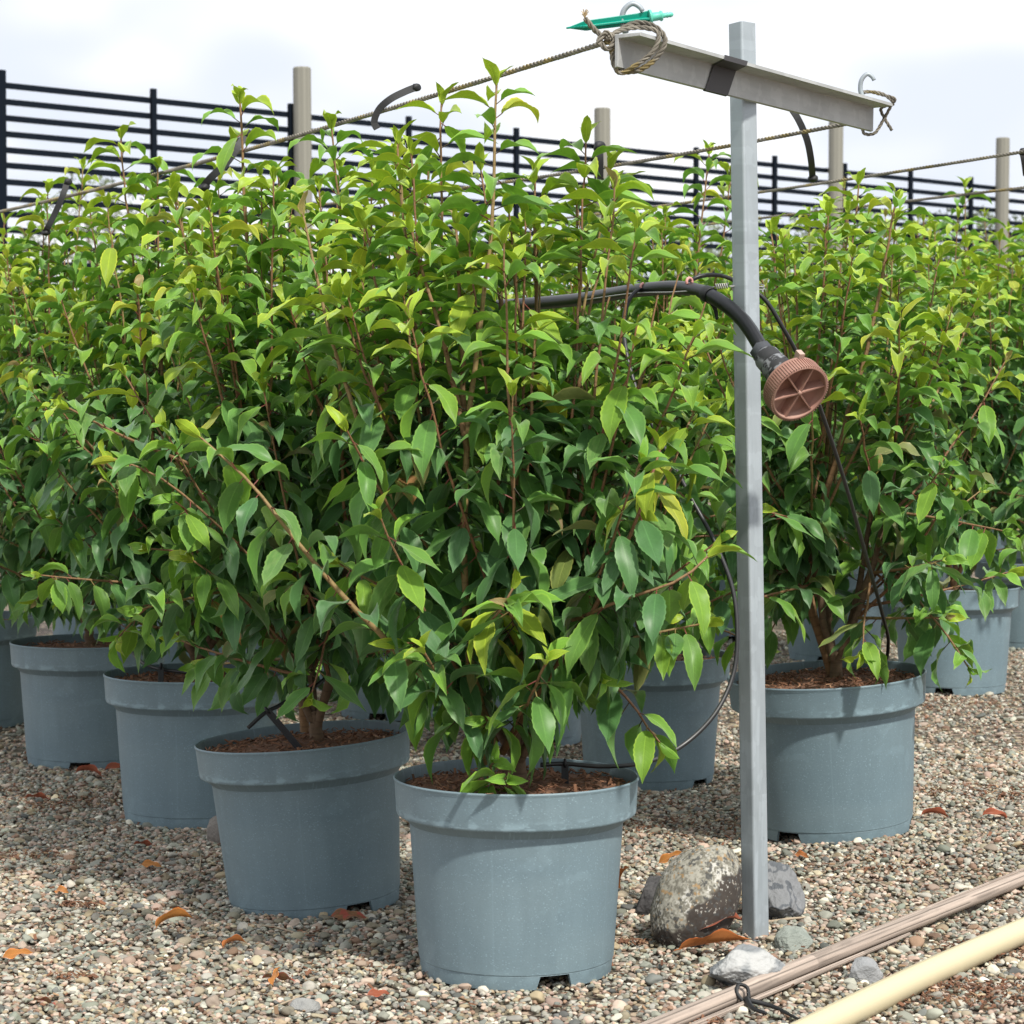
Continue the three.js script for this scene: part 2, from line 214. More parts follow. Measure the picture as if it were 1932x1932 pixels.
function leafGeo({ L = 1, W = 0.37, n = 18, cols = 4, a0 = 0.5, a1 = -0.8, pw = 1, fold = 0.4, wave = 0.05, freq = 9, ph = 0, twist = 0, serr = 0.05, pet = 0.15, roll = 0, pr = 0.011 }) {
  const pos = [], uv = [], idx = []; let z = 0, y = 0; const pts = [];
  const pn = 3, total = pn + n;
  for (let i = 0; i <= total; i++) { const inPet = i <= pn, s = inPet ? 0 : (i - pn) / n, ang = lerp(a0, a1, Math.pow(s, pw)); if (i) { const ds = inPet ? pet / pn : L / n; z += Math.cos(ang) * ds; y += Math.sin(ang) * ds; } pts.push([z, y, ang, s]); }
  for (let i = 0; i <= n; i++) {
    const [cz, cy, ang, s] = pts[pn + i]; let w = Math.pow(Math.sin(Math.PI * Math.pow(clamp(s, 0, 1), 0.78)), 0.92); if (s > 0.78) w *= 1 - 0.35 * smooth(s, 0.78, 0.97); w = Math.max(w, 0.015) * W * L / 2; if (i === n) w = 0.002;
    const tw = twist * s;
    for (let j = 0; j <= cols; j++) {
      const u = j / cols * 2 - 1, au = Math.abs(u); let ww = w; if (au === 1) ww *= 1 + (i % 2 ? serr : -serr * 0.5);
      let x = u * ww * Math.cos(fold * (1 - roll * au)), h = au * ww * Math.sin(fold) * (1 - roll * au * 0.9) + wave * L * au * au * Math.sin(freq * s * (u > 0 ? 1 : 1.13) + ph + (u > 0 ? 0 : 1.3)) * Math.sin(Math.PI * s);
      const xr = x * Math.cos(tw) - h * Math.sin(tw), hr = x * Math.sin(tw) + h * Math.cos(tw);
      pos.push(xr, cy + hr * Math.cos(ang), cz - hr * Math.sin(ang)); uv.push(j / cols, s);
    }
    if (i) for (let j = 0; j < cols; j++) { const p = (i - 1) * (cols + 1) + j, q = p + cols + 1; idx.push(p, q, p + 1, p + 1, q, q + 1); }
  }
  const blade = idx.length, o = pos.length / 3;
  for (let i = 0; i <= pn + 1; i++) { const [cz, cy, ang] = pts[i]; for (let k = 0; k < 3; k++) { const A = k * 2.094 + 0.5, r = pr * (i === pn + 1 ? 0.3 : 1); pos.push(Math.cos(A) * r, cy + Math.sin(A) * r * Math.cos(ang) - 0.004, cz - Math.sin(A) * r * Math.sin(ang)); uv.push(0.5, 0); } if (i) for (let k = 0; k < 3; k++) { const p = o + (i - 1) * 3 + k, p2 = o + (i - 1) * 3 + (k + 1) % 3; idx.push(p, p2, p + 3, p2, p2 + 3, p + 3); } }
  const g = new THREE.BufferGeometry(); g.setAttribute('position', new THREE.Float32BufferAttribute(pos, 3)); g.setAttribute('uv', new THREE.Float32BufferAttribute(uv, 2)); g.setIndex(idx); g.computeVertexNormals();
  g.addGroup(0, blade, 0); g.addGroup(blade, idx.length - blade, 1);
  const at = (s, u) => { const i = Math.round(s * n), j = Math.round((u + 1) / 2 * cols), k = i * (cols + 1) + j; return V(pos[k * 3], pos[k * 3 + 1], pos[k * 3 + 2]); };
  g.userData.outline = [at(0, 0), at(0.4, -1), at(0.4, 1), at(1, 0)]; return g;
}
function leafSet(n, cols, petR) {
  const S = (o) => leafGeo({ n, cols, pr: petR, ...o });
  return {
    arch: [S({ a0: .5, a1: -1.15, fold: .92, wave: .025, W: .36 }), S({ a0: .42, a1: -1.2, fold: .75, wave: .04, ph: 1, W: .36 }), S({ a0: .4, a1: -1.0, fold: .85, wave: .035, ph: 2, twist: .2, W: .35 }), S({ a0: .55, a1: -1.35, fold: .68, wave: .05, ph: 3, twist: -.25, W: .34 }), S({ a0: .35, a1: -1.5, fold: .6, wave: .045, ph: 4, pw: 1.4, W: .37 })],
    wavy: [S({ a0: .35, a1: -.9, fold: .4, wave: .075, freq: 11, ph: .5, W: .36 }), S({ a0: .3, a1: -1.2, fold: .45, wave: .08, freq: 8, ph: 2.2, twist: .5, W: .36 }), S({ a0: .4, a1: -1.5, fold: .35, wave: .07, freq: 10, ph: 4, twist: -.5, W: .37, pw: 1.6 }), S({ a0: .25, a1: -.7, fold: .55, wave: .05, freq: 7, ph: 5, twist: .2, W: .37 })],
    hang: [S({ a0: .5, a1: -.35, fold: .25, wave: .03, W: .345 }), S({ a0: .7, a1: -.25, fold: .35, wave: .045, ph: 2, twist: .3, W: .33 }), S({ a0: .4, a1: .35, fold: .18, wave: .03, ph: 4, W: .36 })],
    young: [S({ a0: .05, a1: -.5, fold: .75, wave: .015, W: .27, pet: .12 }), S({ a0: .15, a1: -.25, fold: .95, wave: .01, W: .23, pet: .10 }), S({ a0: -.05, a1: -.8, fold: .6, wave: .02, W: .29, pet: .12, twist: .25 })],
  };
}
const HI = leafSet(20, 4, 0.0115), LO = leafSet(9, 2, 0.012);
const barkMats = [std({ color: col(.15, .10, .062), roughness: 0.85 }), std({ color: col(.25, .15, .075), roughness: 0.75 }), std({ color: col(.24, .125, .065), roughness: 0.6 }), std({ color: col(.27, .19, .08), roughness: 0.7 })];
{ const t = tex(64, 256, (u, v, i, j) => { const k = 0.72 + 0.35 * (fbm(u * 6, v * 30, 3, 3) - 0.5) - 0.2 * Math.exp(-Math.pow((v * 8 % 1) - 0.5, 2) / 0.004); return [k, k * 0.97, k * 0.92]; }); t.repeat.set(10, 6); for (const m of barkMats) { m.map = t; m.bumpMap = t; m.bumpScale = 0.0012; m.color.multiplyScalar(1.3); } }

const plants = [];
// the pipe and the tube to the right hand pot have been pulled clear of the leaves in front of them
const clearOf = [[[940, 578], [1085, 566], [1210, 547], [1345, 552], [1400, 600], 34, 5.2], [[1178, 560], [1177, 610], [1182, 665], [1200, 735], 26, 4.5], [[1440, 562], [1478, 620], [1520, 700], [1558, 800], [1600, 930], [1640, 1070], [1672, 1200], 34, 5.2], [[468, 1373], [505, 1341], [568, 1416], 30, 4.42], [[1020, 1443], [1066, 1441], [1066, 1500], 26, 3.96]];
function avoid(p) { const [x, y, w] = toPixel(p); for (const c of clearOf) { if (w > c[c.length - 1]) continue; const m = c[c.length - 2]; for (let i = 0; i < c.length - 3; i++) { const [ax, ay] = c[i], [bx, by] = c[i + 1], t = clamp(((x - ax) * (bx - ax) + (y - ay) * (by - ay)) / ((bx - ax) ** 2 + (by - ay) ** 2), 0, 1); if (Math.hypot(x - ax - t * (bx - ax), y - ay - t * (by - ay)) < m) return true; } } return false; }
function addPlant(o) {
  const r = rng(o.seed), z = -o.d, gy = groundAt(o.x, z), sc = o.scale ?? 1, base = V(o.x, gy + (o.lift ?? 0), z);
  const t = thing(o.name ?? 'potted_laurel', o.label, 'potted shrub', base, o.group);
  const pot = mesh('pot', POT, potMats[o.seed % 3], t, false); pot.scale.setScalar(sc); pot.rotation.set(o.tiltX ?? 0, 0, o.tiltZ ?? 0); pot.rotation.order = 'XZY'; pot.rotation.y = o.turn ?? r() * 6;
  mesh('bark_mulch', soilGeo, soilMat, pot, false).rotation.y = r() * 6;
  if (o.chips) {
    const im = new THREE.InstancedMesh(chipGeo, chipMat, o.chips), m4 = new THREE.Matrix4(), q = new THREE.Quaternion(), e = new THREE.Euler(), c = new THREE.Color(); im.name = 'bark_chips'; im.userData.kind = 'stuff'; im.castShadow = im.receiveShadow = true;
    for (let i = 0; i < o.chips; i++) { const rr = 0.186 * Math.sqrt(r()), a = r() * 6.283, s = 0.006 + 0.016 * r() * r(); e.set((r() - 0.5) * 1.1, r() * 6.28, (r() - 0.5) * 1.1); m4.compose(V(Math.sin(a) * rr, 0.301 + 0.012 * (1 - rr / 0.19) + 0.006 * (r() - 0.3), Math.cos(a) * rr), q.setFromEuler(e), V(s, s * 0.7, s * (0.6 + 0.8 * r()))); im.setMatrixAt(i, m4); const h = 0.45 + 1.0 * r(), w = r() < 0.12 ? 1.7 : 1; im.setColorAt(i, c.setRGB(.185 * h * w, .09 * h * w * (w > 1 ? 1.2 : 1), .05 * h * w * (w > 1 ? 1.3 : 1))); }
    pot.add(im);
  }
  const soil = V(o.x, base.y + 0.3 * sc, z), H = o.height ?? 1.15, R = o.radius ?? 0.36, shoots = [], leaves = [];
  // main stems, each forking into shoots
  const K = o.stems ?? 4, forks = [];
  for (let k = 0; k < K; k++) {
    const a = k / K * 6.283 + r() * 1.2 + (o.stemTurn ?? 0), fr = R * (0.18 + 0.22 * r()), fh = 0.28 + 0.25 * r(), b = soil.clone().add(V(Math.sin(a) * 0.006, 0.035 + 0.02 * r(), Math.cos(a) * 0.006)), f = soil.clone().add(V(Math.sin(a) * fr, fh, Math.cos(a) * fr)), mid = soil.clone().add(V(Math.sin(a) * fr * 0.65, fh * 0.42, Math.cos(a) * fr * 0.65));
    forks.push({ b, mid, f, a }); shoots.push({ pts: [b, mid, f], r0: 0.0082, r1: 0.0052, leafFrom: 0.45, mat: 0, low: true });
  }
  shoots.push({ pts: [soil.clone().add(V(.006, -.03, .004)), soil.clone().add(V(.003, .02, 0)), soil.clone().add(V(0, .065, 0))], r0: .0165, r1: .0105, leafFrom: 2, mat: 0 });
  const fork = (tip) => forks.reduce((best, f) => (Math.hypot(f.f.x - tip.x, f.f.z - tip.z) < Math.hypot(best.f.x - tip.x, best.f.z - tip.z) ? f : best));
  const along = (f, s) => new THREE.QuadraticBezierCurve3(f.b, f.mid, f.f).getPoint(s);
  for (const s of o.hero ?? []) shoots.push({ r0: 0.0055, r1: 0.0018, leafFrom: 0.25, mat: 1, hero: true, ...s, pts: s.path.map((p) => P(...p)) });
  for (const tp of o.tips ?? []) { const tip = P(...tp), f = fork(tip), st = f.f; const lean = V(lerp(st.x, tip.x, 0.62), lerp(st.y, tip.y, 0.5), lerp(st.z, tip.z, 0.62)); shoots.push({ pts: [st, lean, tip], r0: 0.0045, r1: 0.0016, leafFrom: 0.0, mat: 1, hero: true }); }
  const nUp = Math.round((o.up ?? 22) * 1.4), nSide = Math.round((o.side ?? 16) * 1.45);
  for (let i = 0; i < nUp; i++) {
    const a = i * 2.39996 + r() * 0.7, rr = R * Math.sqrt((i + 0.5) / nUp) * (0.9 + 0.15 * r()), h = H * (1 - 0.24 * Math.pow(rr / R, 2)) * (0.76 + 0.26 * Math.pow(r(), 0.8)), tip = soil.clone().add(V(Math.sin(a) * rr, h, Math.cos(a) * rr)), f = fork(tip), st = r() < 0.6 ? f.f : along(f, 0.7 + 0.3 * r());
    shoots.push({ pts: [st, V(lerp(st.x, tip.x, 0.65), lerp(st.y, tip.y, 0.45), lerp(st.z, tip.z, 0.65)), tip], r0: 0.0036, r1: 0.0014, leafFrom: 0.0, mat: 1 + Math.floor(r() * 3) });
  }
  for (let i = 0; i < nSide; i++) {
    const a = i * 2.39996 + 1 + r() * 0.6, h = lerp(o.skirt ?? 0.12, 0.70, (i + r()) / nSide) * (H / 1.15), rr = R * (0.72 + 0.38 * r()) * lerp(o.waist ?? 0.62, 1, smooth(h, 0.12, 0.42)), tip = soil.clone().add(V(Math.sin(a) * rr, h, Math.cos(a) * rr)), f = fork(tip), st = along(f, 0.25 + 0.6 * r());
    shoots.push({ pts: [st, V(lerp(st.x, tip.x, 0.5), lerp(st.y, tip.y, 0.35), lerp(st.z, tip.z, 0.5)), tip], r0: 0.0036, r1: 0.0014, leafFrom: 0.12, mat: 1 + Math.floor(r() * 3), low: true });
  }
  const near = o.d < 6.3, set = near ? HI : LO, topY = soil.y + H; let merged = [];
  shoots.forEach((s, si) => {
    const curve = s.pts.length === 3 ? new THREE.QuadraticBezierCurve3(...s.pts) : new THREE.CatmullRomCurve3(s.pts, false, 'centripetal'), L = curve.getLength();
    const seg = near ? Math.max(8, Math.round(L / 0.045)) : 7, kink = s.pts.length === 3 ? 0.005 : 0.003, pts = curve.getSpacedPoints(seg).map((p, i) => (i && i < seg ? p.add(V((r() - 0.5) * kink, 0, (r() - 0.5) * kink)) : p));
    const g = tubeGeo(pts, (u) => lerp(s.r0, s.r1, u) * sc, { raw: true, radial: near ? 6 : 4, caps: true });
    let node = t; if (near) node = mesh(s.mat === 0 ? 'stem' : 'shoot', g, barkMats[s.mat], t); else merged.push(g);
    if (s.leafFrom < 1) {
      const gap = (o.gap ?? 0.0185) * (s.hero ? 0.95 : 1); let phi = r() * 6.28, at = L - 0.004, k = 0;
      while (at > L * s.leafFrom) {
        const u = at / L, p = curve.getPointAt(clamp(u, 0, 1)), tg = curve.getTangentAt(clamp(u, 0, 1)); phi += 2.39996 + (r() - 0.5) * 0.5;
        if (!(s.bare && u > s.bare[0] && u < s.bare[1] && r() < 0.75)) {
          const fromTip = L - at; let rad = V(Math.cos(phi), 0, Math.sin(phi)); rad.addScaledVector(tg, -rad.dot(tg)).normalize();
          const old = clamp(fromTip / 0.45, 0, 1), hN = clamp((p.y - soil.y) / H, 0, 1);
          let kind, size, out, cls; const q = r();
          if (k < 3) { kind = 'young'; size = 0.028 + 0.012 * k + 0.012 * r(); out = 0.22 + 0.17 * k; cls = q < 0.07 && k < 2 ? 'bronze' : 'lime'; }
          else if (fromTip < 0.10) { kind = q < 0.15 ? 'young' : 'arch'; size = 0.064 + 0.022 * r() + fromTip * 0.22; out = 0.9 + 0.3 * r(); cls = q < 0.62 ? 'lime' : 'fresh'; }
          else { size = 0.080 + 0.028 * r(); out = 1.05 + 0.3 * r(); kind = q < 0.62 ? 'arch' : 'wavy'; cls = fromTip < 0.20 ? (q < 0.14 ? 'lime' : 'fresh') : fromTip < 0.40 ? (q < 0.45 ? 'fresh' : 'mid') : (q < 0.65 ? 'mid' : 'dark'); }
          if (hN < 0.55 && k >= 3) cls = fromTip < 0.09 ? (q < 0.5 ? 'fresh' : 'mid') : q < 0.075 ? 'pale' : q < (hN < 0.35 ? 0.3 : 0.5) ? 'mid' : 'dark';  // age tones, plus light entering the upper crown put into the leaf colour
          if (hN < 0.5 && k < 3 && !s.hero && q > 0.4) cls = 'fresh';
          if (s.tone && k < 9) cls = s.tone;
          let dir, up;
          const droop = k >= 3 && (hN < 0.42 ? 0.72 : hN < 0.6 ? 0.35 : old > 0.8 ? 0.25 : 0.06) > r();
          if (droop) { kind = 'hang'; size *= 1.10; dir = rad.clone().multiplyScalar(0.35 + 0.4 * r()).add(V(0, -0.8, 0)).normalize(); up = rad.clone().add(V(0, 0.4, 0)); }
          else { dir = tg.clone().multiplyScalar(Math.cos(out)).addScaledVector(rad, Math.sin(out)).normalize(); up = k < 3 ? tg.clone().multiplyScalar(0.5).addScaledVector(rad, -1) : V((r() - 0.5) * 0.3, 1, (r() - 0.5) * 0.3); if (k >= 3) { dir.y = dir.y * 0.25 + (fromTip < 0.1 ? 0.15 : 0.04); dir.normalize(); } }
          up.addScaledVector(dir, -up.dot(dir)).normalize(); if (k >= 3) up.applyAxisAngle(dir, (r() - 0.5) * (hN > 0.5 ? 0.4 : 0.9));
          const S = size * sc; if (near && avoid(p.clone().addScaledVector(dir, S * 0.6))) { k++; at -= gap; continue; } const x = up.clone().cross(dir), m = new THREE.Matrix4().makeBasis(x, up, dir).setPosition(p); m.scale(V(S * (0.9 + 0.25 * r()), S, S));
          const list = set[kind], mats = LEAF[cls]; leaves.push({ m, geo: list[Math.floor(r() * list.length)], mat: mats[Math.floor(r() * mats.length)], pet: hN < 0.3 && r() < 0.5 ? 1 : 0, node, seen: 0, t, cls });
        }
        k++; at -= gap * (p.y - soil.y < 0.2 ? 1.12 : 1) * (k < 3 ? 0.22 : k < 7 ? 0.62 : 1) * (0.75 + 0.5 * r());
      }
    }
  });
  if (merged.length) mesh('stems', mergeGeometries(merged), barkMats[1], t);
  plants.push({ t, leaves, o }); return t;
}

const fr = 'laurels in the back rows beyond the front pots';
addPlant({ x: .007, d: 3.89, seed: 11, turn: 0.40, label: 'potted laurel nearest the camera, in the brightly lit pot left of the steel post', chips: 900, height: 1.13, radius: .33, up: 18, waist: .72, skirt: .07, side: 17, stems: 4, stemTurn: .6,
  hero: [
    { path: [[930, 1450, 3.87], [880, 1150, 3.80], [880, 850, 3.78], [925, 450, 3.80], [937, 160, 3.82]], leafFrom: .34, bare: [.5, .72], r0: .0075, mat: 3 },
    { path: [[918, 1440, 3.84], [866, 1345, 3.80], [764, 1244, 3.72], [590, 1060, 3.68], [480, 920, 3.70], [378, 825, 3.72]], leafFrom: .22, r0: .007, mat: 3 },
    { path: [[948, 1420, 3.86], [1000, 1330, 3.80], [1120, 1150, 3.70], [1205, 970, 3.66], [1245, 850, 3.68]], leafFrom: .25, r0: .007, mat: 2, tone: 'lime' },
    { path: [[960, 1420, 3.92], [1010, 1300, 3.95], [1075, 1100, 4.0], [1095, 750, 4.02], [1088, 385, 4.0]], leafFrom: .3, r0: .008 },
    { path: [[935, 1400, 3.9], [838, 1084, 3.86], [764, 966, 3.84], [722, 905, 3.84], [652, 726, 3.84], [610, 580, 3.86], [572, 405, 3.88]], leafFrom: .35, r0: .007, mat: 3 },
    { path: [[882, 850, 3.78], [868, 600, 3.84], [860, 425, 3.88]], leafFrom: .1 }, { path: [[882, 850, 3.78], [835, 640, 3.80], [800, 520, 3.82], [778, 438, 3.82]], leafFrom: .1 },
    { path: [[905, 1330, 3.85], [885, 1225, 3.72], [945, 1150, 3.68], [968, 1110, 3.68]], leafFrom: .3, tone: 'lime', r0: .003 }, { path: [[925, 1485, 3.84], [920, 1455, 3.78], [930, 1440, 3.76]], leafFrom: .1, r0: .002, tone: 'fresh' }, { path: [[935, 1480, 3.80], [940, 1466, 3.74], [955, 1470, 3.70]], leafFrom: .05, r0: .002, tone: 'fresh' },
    { path: [[1080, 1170, 3.74], [1180, 1130, 3.64], [1290, 1090, 3.62], [1335, 1050, 3.64]], leafFrom: .1, r0: .003 }, { path: [[1120, 1150, 3.7], [1240, 960, 3.74], [1310, 775, 3.8]], leafFrom: .25, r0: .003, tone: 'lime' },
    { path: [[900, 1400, 3.84], [830, 1290, 3.68], [800, 1230, 3.64]], leafFrom: .2, r0: .003 }, { path: [[960, 1390, 3.84], [1010, 1300, 3.66], [1030, 1250, 3.62]], leafFrom: .2, r0: .003 },
  ], tips: [[750, 270, 4.05], [833, 195, 4.05], [690, 430, 3.95], [1010, 330, 4.0], [960, 400, 3.9], [640, 560, 3.8], [1150, 560, 3.95], [1235, 640, 3.95], [1010, 620, 3.75]] });
addPlant({ x: -.368, d: 4.44, seed: 22, waist: .95, skirt: .08, turn: 0.62, tiltZ: .075, lift: -.008, label: 'potted laurel in the tilted pot, second from the front of the left row', chips: 800, height: 1.17, radius: .36, up: 20, side: 18,
  hero: [{ path: [[575, 1380, 4.5], [545, 1000, 4.46], [510, 800, 4.44], [465, 450, 4.42], [453, 195, 4.42]], leafFrom: .3, r0: .009, mat: 1 }, { path: [[560, 1240, 4.4], [450, 1110, 4.24], [365, 1058, 4.2]], leafFrom: .1, r0: .0035 }, { path: [[560, 1150, 4.4], [420, 1000, 4.24], [300, 900, 4.2], [215, 865, 4.2]], leafFrom: .2, r0: .0035 }],
  tips: [[626, 244, 4.45], [330, 380, 4.4], [525, 330, 4.5], [400, 470, 4.3], [720, 500, 4.4], [130, 770, 4.25]] });
addPlant({ x: -.71, d: 5.35, scale: 1.03, seed: 33, waist: 1, skirt: .05, turn: 0.5, label: 'potted laurel third from the front of the left row', chips: 500, height: 1.17, radius: .38, up: 22, side: 18, tips: [[228, 262, 5.3], [298, 318, 5.3], [170, 400, 5.4], [110, 768, 5.0], [60, 740, 5.1], [400, 400, 5.4]] });
addPlant({ x: -1.105, d: 6.2, seed: 44, waist: 1, skirt: .07, turn: 0.03, label: 'potted laurel fourth from the front of the left row', chips: 250, height: 1.22, radius: .38, up: 20, side: 18, tips: [[50, 450, 6.2], [125, 425, 6.2]] });
addPlant({ x: -1.6, d: 7.0, seed: 55, waist: 1, skirt: .07, label: 'potted laurel at the left edge, its pot cut off by the frame', height: 1.27, radius: .4, up: 22, side: 16, gap: .022 });
addPlant({ x: .338, d: 5.86, seed: 66, waist: 1, skirt: .05, label: 'potted laurel in shade directly behind the front pot, left of the post', chips: 200, height: 1.14, radius: .38, up: 22, side: 18, tips: [[1338, 290, 5.8], [1180, 410, 5.8], [1255, 410, 5.7], [1090, 390, 5.9], [1380, 330, 5.9]] });
addPlant({ x: .034, d: 6.6, seed: 77, waist: 1, skirt: .07, label: 'potted laurel half hidden behind the front shrub, only its pot corner showing', height: 1.15, radius: .38, up: 22, side: 14, gap: .022 });
addPlant({ x: .685, d: 5.04, scale: 1.04, seed: 88, turn: -0.75, tiltZ: .06, tiltX: .03, label: 'potted laurel in the lit pot right of the steel post', chips: 900, height: 1.02, waist: .95, skirt: .04, radius: .36, up: 18, side: 18,
  hero: [{ path: [[1570, 1275, 5.07], [1525, 1090, 5.05], [1590, 820, 5.0], [1645, 620, 4.98], [1690, 380, 4.98]], leafFrom: .35, r0: .0105, mat: 1 }, { path: [[1590, 1190, 5.05], [1690, 1095, 4.98], [1745, 1010, 4.95], [1788, 940, 4.95]], leafFrom: .25, r0: .0045, mat: 2 }, { path: [[1540, 1010, 5.0], [1640, 780, 4.9], [1730, 640, 4.85]], leafFrom: .3, r0: .004 }],
  tips: [[1455, 440, 5.1], [1560, 395, 5.1], [1620, 350, 5.2], [1500, 500, 5.0]] });
addPlant({ x: 1.40, d: 7.55, scale: 1.04, seed: 99, waist: 1, skirt: .06, turn: -0.35, label: 'potted laurel in the shaded pot at the far right behind the lit pot', chips: 0, height: 1.28, radius: .44, up: 24, side: 20, gap: .022 });
const back = [[-.36, 7.2, 'potted laurel behind the left row, its top showing between the third and second shrubs'], [-.78, 7.9, 'leafy laurel behind the second shrub of the left row, showing only between its shoots'], [-1.2, 8.6, 'leafy laurel far behind the third shrub of the left row, showing as pale tips'], [-1.65, 9.4, 'leafy laurel far behind the fourth shrub of the left row near the left edge'],
  [1.15, 8.5, 'potted laurel in the dark pot glimpsed between the lit pot and the far right pot'], [.8, 9.3, 'leafy laurel directly behind the steel post, under the bend of the pipe'], [.45, 10.0, 'distant laurel glimpsed left of the post through the shaded shrub'],
  [1.95, 9.0, 'potted laurel at the right edge, a sliver of its pot beside the far right pot'], [1.63, 9.9, 'distant laurel showing above and right of the right hand lit shrub'], [1.3, 10.7, 'distant laurel peeping through the right hand lit shrub, close to the post'], [.95, 11.5, 'distant laurel peeping out at the left edge of the steel post'], [2.5, 11.2, 'laurel at the extreme right edge behind the sliver of pot'], [2.15, 12.0, 'distant laurel between the right edge shrub and the lit shrub, second row back'], [2.85, 13.6, 'farthest laurel at the right edge, below the last timber post']];
back.forEach(([x, d, label], i) => addPlant({ x, d, seed: 200 + i * 7, waist: 1, skirt: .06, height: (x > 0.9 ? 1.32 : 1.24) + 0.08 * ((i * 37 % 10) / 10), radius: .43, up: d > 9.5 ? 18 : 22, side: d > 9.5 ? 9 : 14, gap: d > 9.5 ? .028 : .023, label: label ?? 'leafy green laurel among the back rows, only its top foliage showing', group: fr }));

// which leaves show: a small depth buffer over the picture
{
  const S = 640, zb = new Float32Array(S * S).fill(1e9), id = new Int32Array(S * S).fill(-1), all = [];
  const k = S / 1932, tri = (a, b, c, n) => {
    const x0 = Math.max(0, Math.floor(Math.min(a[0], b[0], c[0]))), x1 = Math.min(S - 1, Math.ceil(Math.max(a[0], b[0], c[0]))), y0 = Math.max(0, Math.floor(Math.min(a[1], b[1], c[1]))), y1 = Math.min(S - 1, Math.ceil(Math.max(a[1], b[1], c[1]))), ar = (b[0] - a[0]) * (c[1] - a[1]) - (c[0] - a[0]) * (b[1] - a[1]);
    if (Math.abs(ar) < 1e-9) return;
    for (let y = y0; y <= y1; y++) for (let x = x0; x <= x1; x++) { const X = x + 0.5, Y = y + 0.5, u = ((b[0] - X) * (c[1] - Y) - (c[0] - X) * (b[1] - Y)) / ar, v = ((c[0] - X) * (a[1] - Y) - (a[0] - X) * (c[1] - Y)) / ar, w = 1 - u - v; if (u < 0 || v < 0 || w < 0) continue; const z = u * a[2] + v * b[2] + w * c[2], o = y * S + x; if (z < zb[o]) { zb[o] = z; id[o] = n; } }
  };
  for (const p of plants) for (const l of p.leaves) { const n = all.push(l) - 1, q = l.geo.userData.outline.map((v) => { const s = toPixel(v.clone().applyMatrix4(l.m)); return [s[0] * k, s[1] * k, s[2]]; }); tri(q[0], q[1], q[2], n); tri(q[1], q[3], q[2], n); }
  for (const n of id) if (n >= 0) all[n].seen++;
  const stuffMat = (() => { const m = leafMat(.56, .56, .56, 3, .5, .3); return m; })();
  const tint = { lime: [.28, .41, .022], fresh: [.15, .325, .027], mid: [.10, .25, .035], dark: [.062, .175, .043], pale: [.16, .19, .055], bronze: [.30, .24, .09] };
  let shown = 0, hidden = 0;
  for (const p of plants) {
    p.leaves.sort((a, b) => b.seen - a.seen); const most = p.o.d < 6.7 ? 300 : p.o.d < 9.5 ? 150 : 90, cut = p.leaves.findIndex((l, i) => i >= most || l.seen < 3), n = cut < 0 ? p.leaves.length : cut;
    const inv = p.t.matrixWorld.clone().invert();
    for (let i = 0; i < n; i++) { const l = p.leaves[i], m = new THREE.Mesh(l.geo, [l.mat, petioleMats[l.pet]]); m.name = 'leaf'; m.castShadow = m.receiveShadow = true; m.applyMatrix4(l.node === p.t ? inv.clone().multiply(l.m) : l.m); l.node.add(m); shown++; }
    const rest = p.leaves.slice(n); hidden += rest.length; if (!rest.length) continue;
    const g = LO.wavy[p.o.seed % 4], im = new THREE.InstancedMesh(g, [stuffMat, petioleMats[0]], rest.length), c = new THREE.Color(); im.name = 'foliage'; im.userData.kind = 'stuff'; im.castShadow = im.receiveShadow = true;
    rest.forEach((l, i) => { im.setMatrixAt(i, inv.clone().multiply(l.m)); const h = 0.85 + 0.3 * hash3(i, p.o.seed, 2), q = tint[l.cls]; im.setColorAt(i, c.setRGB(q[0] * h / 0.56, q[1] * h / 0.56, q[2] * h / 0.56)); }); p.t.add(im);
  }

}

// ------------------------------------------------------------------ galvanised T post
const zincTex = tex(512, 512, (u, v, i, j) => { const n = fbm(u * 7, v * 5, 3, 4), s = fbm(u * 40 + 8, v * 3, 6, 3), b = smooth(fbm(u * 9, v * 9, 44, 4), 0.52, 0.56) * 0.07; const k = 0.74 + 0.2 * (n - 0.5) + 0.12 * (s - 0.5) + b + 0.03 * (hash3(i, j, 2) - 0.5); return [k * 0.98, k, k * 1.02]; });
zincTex.repeat.set(4, 4);
const zinc = std({ map: zincTex, color: col(.47, .52, .55), metalness: 0.35, roughness: 0.55, bumpMap: zincTex, bumpScale: 0.0006 });
const zincDull = std({ map: zincTex, color: col(.54, .545, .53), metalness: 0.3, roughness: 0.62, bumpMap: zincTex, bumpScale: 0.0008 });
const black = std({ color: col(.018, .019, .022), roughness: 0.45 }), blackSoft = std({ color: col(.012, .013, .015), roughness: 0.6 });
function roundedSquare(s, r, n = 5) { const p = []; for (let c = 0; c < 4; c++) for (let i = 0; i <= n; i++) { const a = c * Math.PI / 2 + i / n * Math.PI / 2, cx = (c === 0 || c === 3 ? 1 : -1) * (s / 2 - r), cy = (c < 2 ? 1 : -1) * (s / 2 - r); p.push(new THREE.Vector2(cx + Math.cos(a) * r, cy + Math.sin(a) * r)); } return p; }
const armL = P(1161, 66, 3.755), armR0 = P(1643, 198, 4.605), armR = V(armR0.x, armL.y, armR0.z), armD = armR.clone().sub(armL).normalize(), armN = V(-armD.z, 0, armD.x).normalize(); // armN points to the viewer
if (armN.z < 0) armN.negate();
